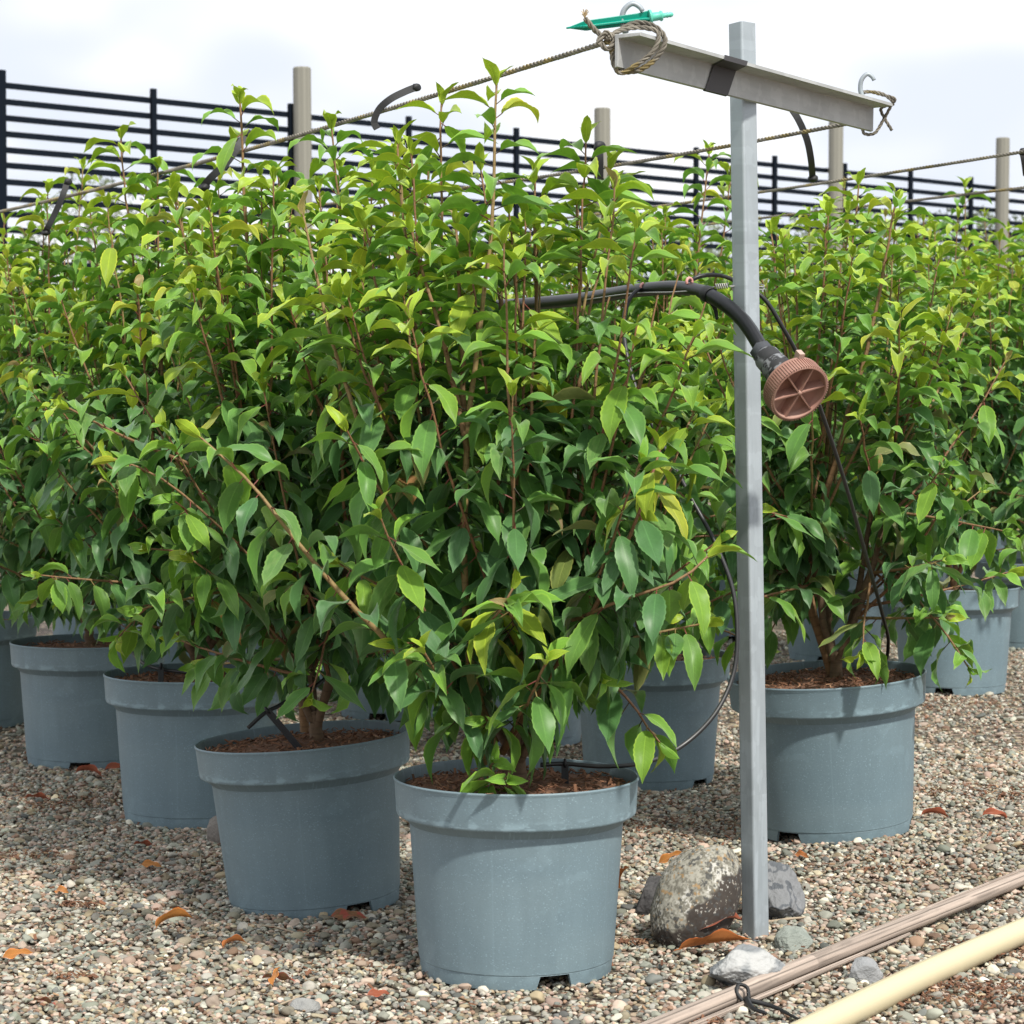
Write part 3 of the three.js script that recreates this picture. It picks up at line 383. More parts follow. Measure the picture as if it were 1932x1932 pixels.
{
  const foot = G(1426, 1766); foot.y -= 0.02; const head = P(1400, 52, 4.20); head.y = 1.592;
  const t = thing('steel_post', 'galvanised square steel T post with a crossarm, standing right of the front pot', 'post', foot);
  const ax = head.clone().sub(foot), h = ax.length(), sh = new THREE.Shape(roundedSquare(0.0355, 0.005)); sh.holes.push(new THREE.Path(roundedSquare(0.030, 0.004)));
  let g = new THREE.ExtrudeGeometry(sh, { depth: h, steps: 1, bevelEnabled: false, curveSegments: 4 }); g.rotateZ(0.66); g.rotateX(-Math.PI / 2); g.applyMatrix4(alongY(ax, foot)); g = toCreased(g.index ? g.toNonIndexed() : g, 0.5); const uv = g.attributes.uv, ps = g.attributes.position; for (let i = 0; i < uv.count; i++) uv.setXY(i, Math.atan2(ps.getX(i) - foot.x, ps.getZ(i) - foot.z) * 0.04, ps.getY(i)); mesh('upright', g, zinc, t);
  // angle iron: top flange towards the viewer, upright flange behind it
  const s = new THREE.Shape([[0, 0], [.044, 0], [.0445, -.0042], [.006, -.005], [.005, -.006], [.0043, -.049], [0, -.05]].map(([a, b]) => new THREE.Vector2(a, b)));
  const L = armL.distanceTo(armR), basis = new THREE.Matrix4().makeBasis(armN, V(0, 1, 0), armN.clone().cross(V(0, 1, 0)));
  const along = armN.clone().cross(V(0, 1, 0)); const start = along.dot(armD) > 0 ? armL : armR;
  g = new THREE.ExtrudeGeometry(s, { depth: L, steps: 1, bevelEnabled: true, bevelThickness: 0.0008, bevelSize: 0.0008, bevelSegments: 1 }); g.applyMatrix4(basis.clone().setPosition(start)); mesh('crossarm', g, zincDull, t);
  // tape wound slantwise round the arm
  const o = 0.0022, tp = [[-o, .0 + o], [.044 + o, o], [.0447 + o, -.0045 - o], [.0065 + o, -.0055 - o], [.0045 + o, -.05 - o], [-o, -.05 - o]], pos = [], idx = [], w = 0.084;
  const c0 = armL.clone().addScaledVector(armD, L * 0.318);
  tp.concat([tp[0]]).forEach(([a, b], i) => { const slant = (b + .025) * 0.65 - a * 1.0; for (const k of [0, 1]) { const q = c0.clone().addScaledVector(armN, a).add(V(0, b, 0)).addScaledVector(armD, slant + k * w); pos.push(q.x, q.y, q.z); } if (i) { const p = (i - 1) * 2; idx.push(p, p + 1, p + 2, p + 2, p + 1, p + 3); } });
  g = new THREE.BufferGeometry(); g.setAttribute('position', new THREE.Float32BufferAttribute(pos, 3)); g.setIndex(idx); g = g.toNonIndexed(); g.computeVertexNormals(); mesh('tape', g, std({ color: col(.035, .033, .036), roughness: 0.6, side: THREE.DoubleSide }), t);
  // weld bead and hooks
  const wc = P(1430, 171, 4.205); g = pebbleGeo(5, 2, 0.4, 0.5); g.scale(0.014, 0.016, 0.010); g.translate(wc.x, wc.y, wc.z); mesh('weld', g, zincDull, t);
  const hook = (p0, s) => { const b = p0.clone(); return tubeGeo([b.clone().add(V(0, -.004, 0)), b.clone().add(V(-.006 * s, .014, 0)), b.clone().add(V(-.003 * s, .032, .002)), b.clone().add(V(.010 * s, .042, .003)), b.clone().add(V(.022 * s, .036, .003)), b.clone().add(V(.026 * s, .030, .003))], (u) => 0.005 * (1 - 0.25 * u), { seg: 24, radial: 8 }); };
  mesh('hook', hook(P(1181, 58, 3.79), 1), zinc, t); mesh('hook', hook(P(1628, 182, 4.57), 0.8), zinc, t);
}
// ------------------------------------------------------------------ ropes
const ropeTex = tex(64, 512, (u, v, i, j) => { const n = fbm(u * 4, v * 60, 2, 3), y = smooth(fbm(3, v * 40, 8, 3), 0.58, 0.7), k = 0.5 + 0.6 * (n - 0.5); return [lerp(k, k * 1.2, y), lerp(k * 0.96, k * 1.0, y), lerp(k * 0.88, k * 0.5, y)]; }); ropeTex.repeat.set(10, 0.9);
const ropeMat = std({ map: ropeTex, color: col(.42, .40, .36), roughness: 0.95, bumpMap: ropeTex, bumpScale: 0.001 });
{
  const R = 0.0046, pitch = 0.034, k0 = P(1142, 80, 3.77);
  const t1 = thing('rope', 'lichened twisted rope running from the left end of the crossarm towards the left edge', 'rope', k0);
  const a = P(0, 378, 6.26), sag = (A, B, n, s) => { const o = []; for (let i = 0; i <= n; i++) { const u = i / n, p = A.clone().lerp(B, u); p.y -= s * 4 * u * (1 - u); o.push(p); } return o; };
  const far1 = k0.clone().lerp(a, 1.55); far1.y = a.y - 0.01; mesh('line', ropeGeo(sag(k0, far1, 8, 0.035), R, pitch), ropeMat, t1);
  const c = armL.clone().addScaledVector(armD, 0.02); const W = (n, y, s = 0) => c.clone().addScaledVector(armN, n).add(V(0, y, 0)).addScaledVector(armD, s);
  mesh('loop', ropeGeo([k0, W(-.008, .004, -.012), W(.022, .014, .012), W(.049, .006, .03), W(.045, -.02, .025), W(.022, -.048, .0), W(.002, -.058, -.008), W(-.009, -.04, -.012), W(-.01, -.012, -.014), k0], R * .88, pitch), ropeMat, t1);
  mesh('loop', ropeGeo([W(-.012, -.004, -.02), W(.015, .022, .015), W(.04, .017, .035), W(.053, -.002, .045), W(.046, -.03, .034), W(.022, -.054, .008), W(-.006, -.05, -.002), W(-.012, -.02, -.012)], R, pitch), ropeMat, t1);
  mesh('knot', ropeGeo([k0.clone().add(V(-.012, -.004, .006)), k0.clone().add(V(0, .014, .008)), k0.clone().add(V(.014, .004, .009)), k0.clone().add(V(.004, -.012, .008)), k0.clone().add(V(-.010, .004, .002)), k0.clone().add(V(.006, .012, -.008)), k0.clone().add(V(.018, -.006, -.004)), k0.clone().add(V(.012, -.02, .006))], R, pitch), ropeMat, t1);
  mesh('loose_end', ropeGeo([k0.clone().add(V(.006, .004, .006)), P(1128, 62, 3.77), P(1113, 46, 3.76), P(1104, 34, 3.755)], R, pitch), ropeMat, t1);
  const fray = []; const rr = rng(3), fe = P(1103, 34, 3.755); for (let i = 0; i < 16; i++) { const d = V(-.6 + rr() * 1.0, .2 + rr(), rr() - 0.5).normalize().multiplyScalar(0.010 + rr() * 0.008); fray.push(tubeGeo([fe, fe.clone().addScaledVector(d, 0.5), fe.clone().add(d).add(V(0, -.003, 0))], 0.0008, { seg: 4, radial: 4 })); }
  tag(mesh('frayed_tip', mergeGeometries(fray), std({ color: col(.55, .42, .25), roughness: 1 }), t1), 'pale frayed rope end');

  const k1 = P(1655, 190, 4.60), t2 = thing('rope', 'twisted rope from the right end of the crossarm passing behind the post to the left', 'rope', k1), c2 = armR.clone().addScaledVector(armD, -0.012), W2 = (n, y, s = 0) => c2.clone().addScaledVector(armN, n).add(V(0, y, 0)).addScaledVector(armD, s);
  const b1 = P(1000, 302, 5.64), st = W2(-.012, -.03, 0), e2 = st.clone().lerp(b1, 2.2); e2.y = b1.y - 0.01; mesh('line', ropeGeo(sag(st, e2, 8, 0.02), R * 0.95, pitch), ropeMat, t2);
  mesh('loop', ropeGeo([st, W2(-.006, -.055, -.006), W2(.012, -.056, .0), W2(.026, -.03, .012), W2(.042, .0, .016), W2(.05, .008, .012), W2(.03, .016, 0), W2(.0, .022, -.02), W2(-.012, .012, -.01)], R * .72, pitch * .75), ropeMat, t2);
  mesh('loop', ropeGeo([W2(.046, .004, .012), W2(.03, .018, -.002), W2(.012, .022, -.012), W2(-.006, .018, -.03)], R * .72, pitch * .75), ropeMat, t2);
  mesh('loose_end', ropeGeo([W2(.046, .0, .016), P(1662, 205, 4.6), P(1670, 225, 4.6), P(1683, 246, 4.6)], R * .72, pitch * .75), ropeMat, t2);
  const r3a = P(1932, 280, 5.36), r3b = P(1160, 391, 6.88), t3 = thing('rope', 'thin twisted rope rising to the right edge above the right hand shrubs', 'rope', r3b), r3c = r3a.clone().lerp(r3b, -.5), r3d = r3a.clone().lerp(r3b, 1.6); r3d.y = r3b.y; r3c.y = r3a.y + 0.01; mesh('line', ropeGeo(sag(r3c, r3d, 8, 0.02), R * 0.9, pitch, 7), ropeMat, t3);
  const r4a = P(1932, 352, 6.25), r4b = P(1480, 402, 7.05), t4 = thing('rope', 'lower thin rope crossing the fence just above the right hand shrubs', 'rope', r4b), r4c = r4a.clone().lerp(r4b, -.4), r4d = r4a.clone().lerp(r4b, 3.2); r4d.y = r4b.y - 0.02; r4c.y = r4a.y; mesh('line', ropeGeo(sag(r4c, r4d, 8, 0.0), R * 0.9, pitch, 7), ropeMat, t4);
}
// ------------------------------------------------------------------ green stake tied on the crossarm
{
  const mat = std({ color: col(.0, .30, .215), roughness: 0.4 }), pale = std({ color: col(.10, .50, .38), roughness: 0.45 });
  const tip = P(1069, 53, 3.775), end = P(1271, 27, 3.80), ax = end.clone().sub(tip), L = ax.length(), M = alongY(ax, tip), t = thing('plastic_stake', 'bright green plastic garden stake lying across the rope knot on the crossarm end', 'stake', tip);
  const blade = (rot) => { const s = new THREE.Shape([[0, 0], [.0075, .030], [.0085, .115], [.0115, .118], [.0065, .124], [.0105, .131], [-.0105, .131], [-.0085, .115], [-.0075, .030]].map(([a, b]) => new THREE.Vector2(a, b * L / .172))); const g = new THREE.ExtrudeGeometry(s, { depth: 0.0022, bevelEnabled: true, bevelSize: .0004, bevelThickness: .0004, bevelSegments: 1 }); g.translate(0, 0, -.0011); g.rotateY(rot); g.applyMatrix4(M); return g; };
  mesh('spike', mergeGeometries([blade(0.5), blade(0.5 + Math.PI / 2)]), mat, t);
  const c = lathe([[0, .1315], [.0115, .1315], [.0122, .1335], [.0115, .136], [.007, .137], [.0066, .149], [.0085, .151], [.0075, .1535], [.004, .154], [.0037, .160], [.0045, .1615], [.0035, .164], [.0042, .1665], [.003, .170], [0, .172]].map(([r, y]) => [r, y * L / .172]), 20); c.applyMatrix4(M); mesh('collar', c, pale, t);
}
// ------------------------------------------------------------------ black straps hanging from the ropes
{
  const strap = (pts, w, th, label, head = [0]) => {
    const c = pts.map((p) => P(...p)), t = thing('hanging_strap', label, 'strap', c[c.length - 1], 'black plastic straps hanging from the ropes'), curve = new THREE.CatmullRomCurve3(c), n = 20, pos = [], idx = [];
    for (let i = 0; i <= n; i++) { const p = curve.getPointAt(i / n), tg = curve.getTangentAt(i / n), s = tg.clone().cross(V(0.15, 0.1, 1)).normalize(), f = s.clone().cross(tg).normalize(); for (const [a, b] of [[-1, -1], [1, -1], [1, 1], [-1, 1]]) { const q = p.clone().addScaledVector(s, a * w / 2).addScaledVector(f, b * th / 2); pos.push(q.x, q.y, q.z); } if (i) for (let k = 0; k < 4; k++) { const u = (i - 1) * 4 + k, v = (i - 1) * 4 + (k + 1) % 4; idx.push(u, v, u + 4, v, v + 4, u + 4); } }
    idx.push(0, 2, 1, 0, 3, 2); const z = n * 4; idx.push(z, z + 1, z + 2, z, z + 2, z + 3); let g = new THREE.BufferGeometry(); g.setAttribute('position', new THREE.Float32BufferAttribute(pos, 3)); g.setIndex(idx); g = g.toNonIndexed(); g.computeVertexNormals(); mesh('band', g, blackSoft, t);
    for (const e of head) { const p = c[e ? c.length - 1 : 0], q = pebbleGeo(9 + e, 2, 0.9, 0.7, 8); q.scale(w * 0.85, w * 0.7, w * 0.8); q.translate(p.x, p.y, p.z); mesh('buckle', q, blackSoft, t); }
  };
  strap([[784, 165, 4.42], [766, 172, 4.41], [735, 188, 4.40], [714, 208, 4.40], [706, 232, 4.40], [712, 243, 4.40]], .0125, .004, 'curved black strap at the tall shrub top, middle of the left rope');
  strap([[465, 252, 4.95], [450, 275, 4.93], [425, 310, 4.92], [398, 335, 4.92], [384, 352, 4.93]], .015, .004, 'black strap behind the shoots of the second shrub on the left rope', [0, 1]);
  strap([[127, 343, 5.75], [118, 370, 5.74], [104, 402, 5.74], [90, 430, 5.74], [86, 438, 5.75]], .014, .004, 'black strap nearest the left edge, hanging from the left rope', [0, 1]);
  strap([[1492, 203, 4.83], [1506, 225, 4.83], [1522, 262, 4.84], [1530, 300, 4.86], [1533, 336, 4.9]], .013, .004, 'long curved black strap joining two ropes just right of the post', [0, 1]);
  strap([[1129, 276, 5.32], [1130, 300, 5.32], [1130, 335, 5.33], [1131, 362, 5.34]], .02, .004, 'short black strap in front of the second wooden fence post');
  strap([[1929, 286, 5.38], [1932, 300, 5.38], [1936, 330, 5.4]], .014, .004, 'black strap cut off by the right edge below the rope');
  strap([[148, 470, 6.8], [146, 486, 6.8], [139, 500, 6.8]], .010, .004, 'small black strap low over the left shrubs in front of the fence');
}
// ------------------------------------------------------------------ irrigation pipe, fitting and cap
const pipePts = [P(250, 640, 7.4), P(390, 618, 6.07), P(700, 592, 5.3), P(950, 577, 4.83), P(1085, 566, 4.62), P(1210, 547, 4.38), P(1290, 544, 4.26), P(1345, 560, 4.17), P(1400, 602, 4.11), P(1432, 650, 4.07), P(1441, 668, 4.055)];
const limeTex = tex(128, 128, (u, v) => { const k = smooth(fbm(u * 5, v * 5, 6, 4), 0.5, 0.62) * 0.8; return [lerp(.10, 1, k), lerp(.10, 1, k), lerp(.105, 1, k)]; });
{
  const t = thing('irrigation_pipe', 'thick black irrigation pipe bent past the post, closed by a brown ribbed cap', 'pipe', pipePts[9]);
  mesh('pipe', tubeGeo(pipePts, 0.0128, { seg: 140, radial: 18 }), std({ color: col(.006, .007, .009), roughness: 0.32 }), t);
  const ax = V(.40, -.54, .75).normalize(), p0 = pipePts[10].clone().addScaledVector(ax, -0.012), lime = std({ map: limeTex, color: col(.25, .26, .28), roughness: 0.75 }); limeTex.repeat.set(2, 2);
  const nut = (r, y0, y1, n, rot) => { const g = new THREE.CylinderGeometry(r, r, y1 - y0, n); g.translate(0, (y0 + y1) / 2, 0); g.rotateY(rot); return g; };
  const place = (g) => { g.applyMatrix4(alongY(ax, p0)); return g; };
  mesh('coupling', place(mergeGeometries([nut(.0205, 0, .016, 6, .2), nut(.0195, .016, .020, 24, 0)])), std({ color: col(.05, .055, .065), roughness: 0.6 }), t);
  mesh('coupling', place(mergeGeometries([lathe([[0, .02], [.0215, .02], [.023, .024], [.0235, .045], [.021, .048], [.0245, .050], [.0255, .068], [.0225, .072], [.0215, .080], [.023, .082], [.023, .096], [.020, .10], [.020, .112], [0, .112]], 28), nut(.0262, .052, .064, 8, .3)])), lime, t);
  // cap: ribbed ring, recessed face with six fins
  const capTex = tex(256, 256, (u, v, i, j) => { const n = fbm(u * 6, v * 6, 9, 4), w = smooth(fbm(u * 4, v * 4, 13, 4), 0.56, 0.66) * 0.45; return [lerp(.72 + .2 * (n - .5), 1, w), lerp(.72 + .2 * (n - .5), 1.25, w), lerp(.72 + .2 * (n - .5), 1.3, w)]; });
  const brown = std({ map: capTex, color: col(.46, .25, .195), roughness: 0.6, bumpMap: capTex, bumpScale: 0.001 }), cap = 0.108;
  const g = lathe([[.0, cap], [.05, cap], [.0535, cap + .002], [.0540, cap + .005], [.0525, cap + .0055], [.0525, cap + .030], [.0485, cap + .032], [.0475, cap + .029], [.0465, cap + .013], [0.001, cap + .009]], 72); const part = mesh('end_cap', place(g), brown, t);
  const ribs = []; for (let k = 0; k < 72; k++) { const b = box(.0016, .0255, .0022); b.translate(0, cap + .0185, .0528); b.rotateY(k / 72 * 6.2832); ribs.push(b); } tag(mesh('grip_rib', place(mergeGeometries(ribs)), brown, part), null, null, null, 'stuff');
  for (let k = 0; k < 6; k++) { const b = box(.0052, .019, .047); const p = b.attributes.position; for (let i = 0; i < p.count; i++) if (p.getY(i) > 0) { p.setX(i, p.getX(i) * 0.5); if (p.getZ(i) < 0) p.setY(i, p.getY(i) + 0.002); else p.setY(i, p.getY(i) + .001); } b.computeVertexNormals(); b.translate(0, cap + .019, .0235); b.rotateY(k / 6 * 6.2832 + .28); mesh('fin', place(b), brown, part); }
  const hub = new THREE.SphereGeometry(.005, 12, 8); hub.translate(0, cap + .028, 0); mesh('hub', place(hub), brown, part);
  for (const s of [0.9, 3.7]) { const lug = box(.010, .014, .016); lug.translate(0, cap + .0, .054); lug.rotateY(s); mesh('lug', place(lug), std({ color: col(.45, .32, .27), roughness: 0.7 }), part); }
  // tie knotted round the pipe, pink punch rings
  const curve = new THREE.CatmullRomCurve3(pipePts, false, 'centripetal'); const nearest = (px) => { let b = 0, bd = 1e9; for (let i = 0; i <= 600; i++) { const d = Math.abs(toPixel(curve.getPointAt(i / 600))[0] - px); if (d < bd) { bd = d; b = i / 600; } } return [curve.getPointAt(b), curve.getTangentAt(b)]; };
  const [tc, tt] = nearest(1338); { const b = lathe([[.0134, -.009], [.0148, -.008], [.0152, 0], [.0148, .008], [.0134, .009]], 24); b.applyMatrix4(alongY(tt, tc)); const d = tubeGeo([tc.clone().add(V(.004, -.012, .008)), tc.clone().add(V(.010, -.024, .012)), tc.clone().add(V(.013, -.034, .010)), tc.clone().add(V(.014, -.044, .011))], (u) => .0052 - .0022 * u, { seg: 10, radial: 6 }); mesh('pipe_tie', mergeGeometries([b, d]), blackSoft, t); }
  const pink = std({ color: col(.62, .30, .27), roughness: 0.5 }); for (const px of [1214, 1300]) { const [q, d] = nearest(px); const b = new THREE.TorusGeometry(.0068, .0026, 8, 20); b.rotateY(0.7); const at = q.clone().add(V(0, px > 1250 ? .0125 : .004, px > 1250 ? .004 : .0125)); b.translate(at.x, at.y, at.z); tag(mesh('punch_ring', b, pink, t), 'pink plastic ring'); }
}
{ // grey wire holding the pipe to the post
  const wm = std({ color: col(.38, .38, .37), metalness: 0.5, roughness: 0.45 }), c = P(1411, 541, 4.205), t = thing('wire_tie', 'grey wire twisted round the steel post and the black pipe', 'wire', c);
  const loop = (dy) => { const o = []; for (let i = 0; i <= 20; i++) { const a = Math.PI * 0.86 + i / 20 * Math.PI * 1.9; o.push(c.clone().add(V(Math.cos(a) * .0285, dy + .003 * Math.sin(a * 2), -Math.sin(a) * .0285))); } return o; };
  const coil = []; for (let i = 0; i <= 48; i++) { const a = i / 8 * 6.2832; coil.push(P(1350 + i * 0.5, 541 - i * .04, 4.175).add(V(0, Math.cos(a) * .0045, Math.sin(a) * .0045))); }
  mesh('strand', tubeGeo(loop(.002), .0012, { seg: 50, radial: 6 }), wm, t); mesh('strand', tubeGeo(loop(-.003), .0012, { seg: 50, radial: 6 }), wm, t);
  mesh('coil', tubeGeo(coil, .0012, { raw: true, radial: 6 }), wm, t); mesh('strand', tubeGeo([P(1376, 540, 4.175), P(1386, 540, 4.175), P(1400, 537, 4.17), P(1416, 541, 4.17)], .0011, { seg: 16, radial: 6 }), wm, t); mesh('strand', tubeGeo([P(1350, 541, 4.175), P(1320, 547, 4.2), P(1270, 551, 4.26), P(1200, 553, 4.37), P(1100, 566, 4.57)], .0012, { seg: 30, radial: 6 }), wm, t);
}
// ------------------------------------------------------------------ drip tubes and their pegs
{
  const tubeM = std({ color: col(.016, .017, .019), roughness: 0.4 }), tube = (pts, label) => single('drip_tube', tubeGeo(pts.map((p) => P(...p)), 0.0039, { seg: 120, radial: 8 }), tubeM, label, 'drip tube', 'thin black drip tubes feeding the pots');
  tube([[1214, 543, 4.365], [1200, 550, 4.35], [1184, 572, 4.34], [1177, 610, 4.33], [1182, 665, 4.3], [1199, 730, 4.27], [1225, 790, 4.24], [1262, 860, 4.2], [1310, 950, 4.15], [1352, 1030, 4.12], [1382, 1110, 4.1], [1391, 1190, 4.08], [1384, 1270, 4.06], [1350, 1345, 4.03], [1290, 1405, 4.0], [1220, 1438, 3.96], [1140, 1446, 3.93], [1062, 1441, 3.905], [1020, 1443, 3.895]], 'thin black drip tube looping from the pipe down to the front pot');
  tube([[1300, 533, 4.25], [1312, 524, 4.25], [1335, 519, 4.26], [1365, 521, 4.28], [1400, 537, 4.3], [1440, 562, 4.3], [1478, 620, 4.31], [1520, 700, 4.36], [1558, 800, 4.44], [1600, 930, 4.56], [1640, 1070, 4.74], [1665, 1160, 4.9], [1676, 1215, 5.02], [1668, 1247, 5.06], [1648, 1245, 5.06], [1622, 1232, 5.06]], 'thin black drip tube passing behind the post down to the right hand lit pot');
  tube([[620, 1275, 4.5], [590, 1298, 4.44], [560, 1312, 4.40], [525, 1332, 4.36], [500, 1345, 4.34], [468, 1373, 4.32]], 'thin black drip tube reaching the tilted second pot');
  tube([[236, 1130, 5.7], [225, 1180, 5.6], [236, 1205, 5.5], [262, 1245, 5.36], [300, 1262, 5.28], [345, 1268, 5.25], [380, 1275, 5.24]], 'thin black drip tube reaching the third pot of the left row');
  const peg = (top, bot, label) => { const a = P(...top), b = P(...bot), t = thing('drip_peg', label, 'drip peg', b, 'black pegs holding the drip tubes'), ax = a.clone().sub(b), L = ax.length(), M = alongY(ax, b), st = []; for (const s of [-1, 1]) st.push(box(.0036, L * 1.2, .005, new THREE.Matrix4().makeTranslation(s * .0042, L * 0.4, 0))); st.push(box(.006, L * 1.2, .0025, new THREE.Matrix4().makeTranslation(0, L * 0.4, 0))); const g = mergeGeometries(st); g.applyMatrix4(M); mesh('spike', g, blackSoft, t); const c = new THREE.TorusGeometry(.0056, .0026, 8, 16); c.rotateY(Math.PI / 2); c.translate(0, L + .001, 0); c.applyMatrix4(M); mesh('clip', c, blackSoft, t); };
  peg([1066, 1441, 3.905], [1066, 1500, 3.9], 'black drip peg standing in the bark of the front pot'); peg([505, 1341, 4.34], [568, 1416, 4.34], 'slanting black drip peg in the tilted second pot'); peg([1648, 1244, 5.06], [1660, 1282, 5.05], 'black drip peg in the bark of the right hand lit pot'); peg([304, 1258, 5.26], [303, 1310, 5.24], 'black drip peg in the third pot of the left row');
}
// ------------------------------------------------------------------ stones
function stone(seed, px, py, size, rot, flat, facets, paint, label, lift = 0, rough = 0.2) {
  const g = pebbleGeo(seed, facets ? 44 : 84, 1, rough, facets || 7, facets ? 0.56 : 0.80), p = g.attributes.position, c = new Float32Array(p.count * 3); g.scale(...size); g.applyMatrix4(new THREE.Matrix4().makeRotationFromEuler(new THREE.Euler(...rot)));
  const at = G(px, py); g.translate(at.x, at.y + lift, at.z); g.computeVertexNormals();
  const n = g.attributes.normal; for (let i = 0; i < p.count; i++) { const q = paint(p.getX(i) - at.x, p.getY(i) - at.y, p.getZ(i) - at.z, n.getX(i), n.getY(i), n.getZ(i)); c.set(q, i * 3); }
  g.setAttribute('color', new THREE.BufferAttribute(c, 3));
  return single('stone', g, std({ vertexColors: true, roughness: 0.85 }), label, 'stone');
}
const mix3 = (a, b, t) => [lerp(a[0], b[0], t), lerp(a[1], b[1], t), lerp(a[2], b[2], t)];
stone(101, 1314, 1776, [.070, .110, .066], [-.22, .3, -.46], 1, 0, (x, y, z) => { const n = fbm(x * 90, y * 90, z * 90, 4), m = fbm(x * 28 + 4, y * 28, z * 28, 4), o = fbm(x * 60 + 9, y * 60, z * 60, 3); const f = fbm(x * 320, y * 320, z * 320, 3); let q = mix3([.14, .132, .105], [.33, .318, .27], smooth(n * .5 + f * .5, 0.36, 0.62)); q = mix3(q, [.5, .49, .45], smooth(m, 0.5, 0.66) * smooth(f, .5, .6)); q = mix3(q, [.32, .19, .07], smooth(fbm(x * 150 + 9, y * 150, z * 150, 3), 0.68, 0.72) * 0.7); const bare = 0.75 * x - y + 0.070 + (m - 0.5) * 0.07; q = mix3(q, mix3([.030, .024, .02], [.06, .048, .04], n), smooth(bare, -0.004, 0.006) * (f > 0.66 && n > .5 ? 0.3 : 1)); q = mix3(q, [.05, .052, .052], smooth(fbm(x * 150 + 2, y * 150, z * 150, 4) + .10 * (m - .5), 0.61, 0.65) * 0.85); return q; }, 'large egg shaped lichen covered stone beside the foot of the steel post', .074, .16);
stone(102, 1240, 1722, [.062, .055, .05], [.3, .5, .5], 1, 9, (x, y, z) => { const n = fbm(x * 60, y * 60, z * 60, 4); return mix3([.04, .039, .041], [.095, .09, .092], n); }, 'dark angular stone behind the large egg shaped stone', .02);
stone(103, 1458, 1728, [.074, .068, .055], [.1, 1.2, -.35], 1, 10, (x, y, z) => { const n = fbm(x * 50, y * 50, z * 50, 4), v = smooth(Math.abs(fbm(x * 25, y * 25, z * 25, 3) - 0.5), 0.03, 0.0); return mix3(mix3([.05, .058, .066], [.14, .15, .165], n), [.4, .4, .4], v * 0.3); }, 'dark blue grey broken stone behind the steel post', .028);
stone(104, 1498, 1790, [.035, .026, .033], [.2, .4, .2], 1, 9, (x, y, z) => { const n = fbm(x * 60, y * 60, z * 60, 4); return mix3([.16, .185, .165], [.31, .335, .30], n); }, 'grey green stone right of the foot of the steel post', .014);
stone(105, 1410, 1862, [.066, .043, .050], [.12, .5, -.12], 1, 10, (x, y, z, nx, ny) => { const n = fbm(x * 45, y * 45, z * 45, 4), v = fbm(x * 18 + 3, y * 18, z * 18, 3); return mix3(mix3([.13, .145, .155], [.30, .31, .32], n), [.40, .405, .40], smooth(v + ny * 0.04, 0.53, 0.64)); }, 'pale grey and white angular rock in front of the post beside the cane', .026);
stone(106, 1630, 1852, [.033, .025, .028], [.3, .2, .1], 1, 9, (x, y, z) => { const n = fbm(x * 60, y * 60, z * 60, 4); return mix3([.17, .18, .19], [.34, .345, .35], n); }, 'grey chunk of stone lying between the cane and the cream hose', .012);
stone(107, 417, 1588, [.03, .04, .04], [.1, .2, .3], 1, 8, (x, y, z) => { const n = fbm(x * 60, y * 60, z * 60, 4); return mix3([.14, .125, .11], [.27, .245, .22], n); }, 'brownish stone wedged between the second and third pots', .018);
stone(108, 575, 1908, [.026, .016, .022], [.1, .9, 0], 1, 7, (x, y, z) => { const n = fbm(x * 60, y * 60, z * 60, 4); return mix3([.18, .185, .18], [.32, .32, .31], n); }, 'flat grey stone on the gravel near the lower edge, left of the front pot', .006);
stone(109, 1432, 1540, [.012, .012, .012], [0, .4, 0], 1, 6, () => [.42, .34, .12], 'small ochre stone beside the cut out in the right hand lit pot', .008);

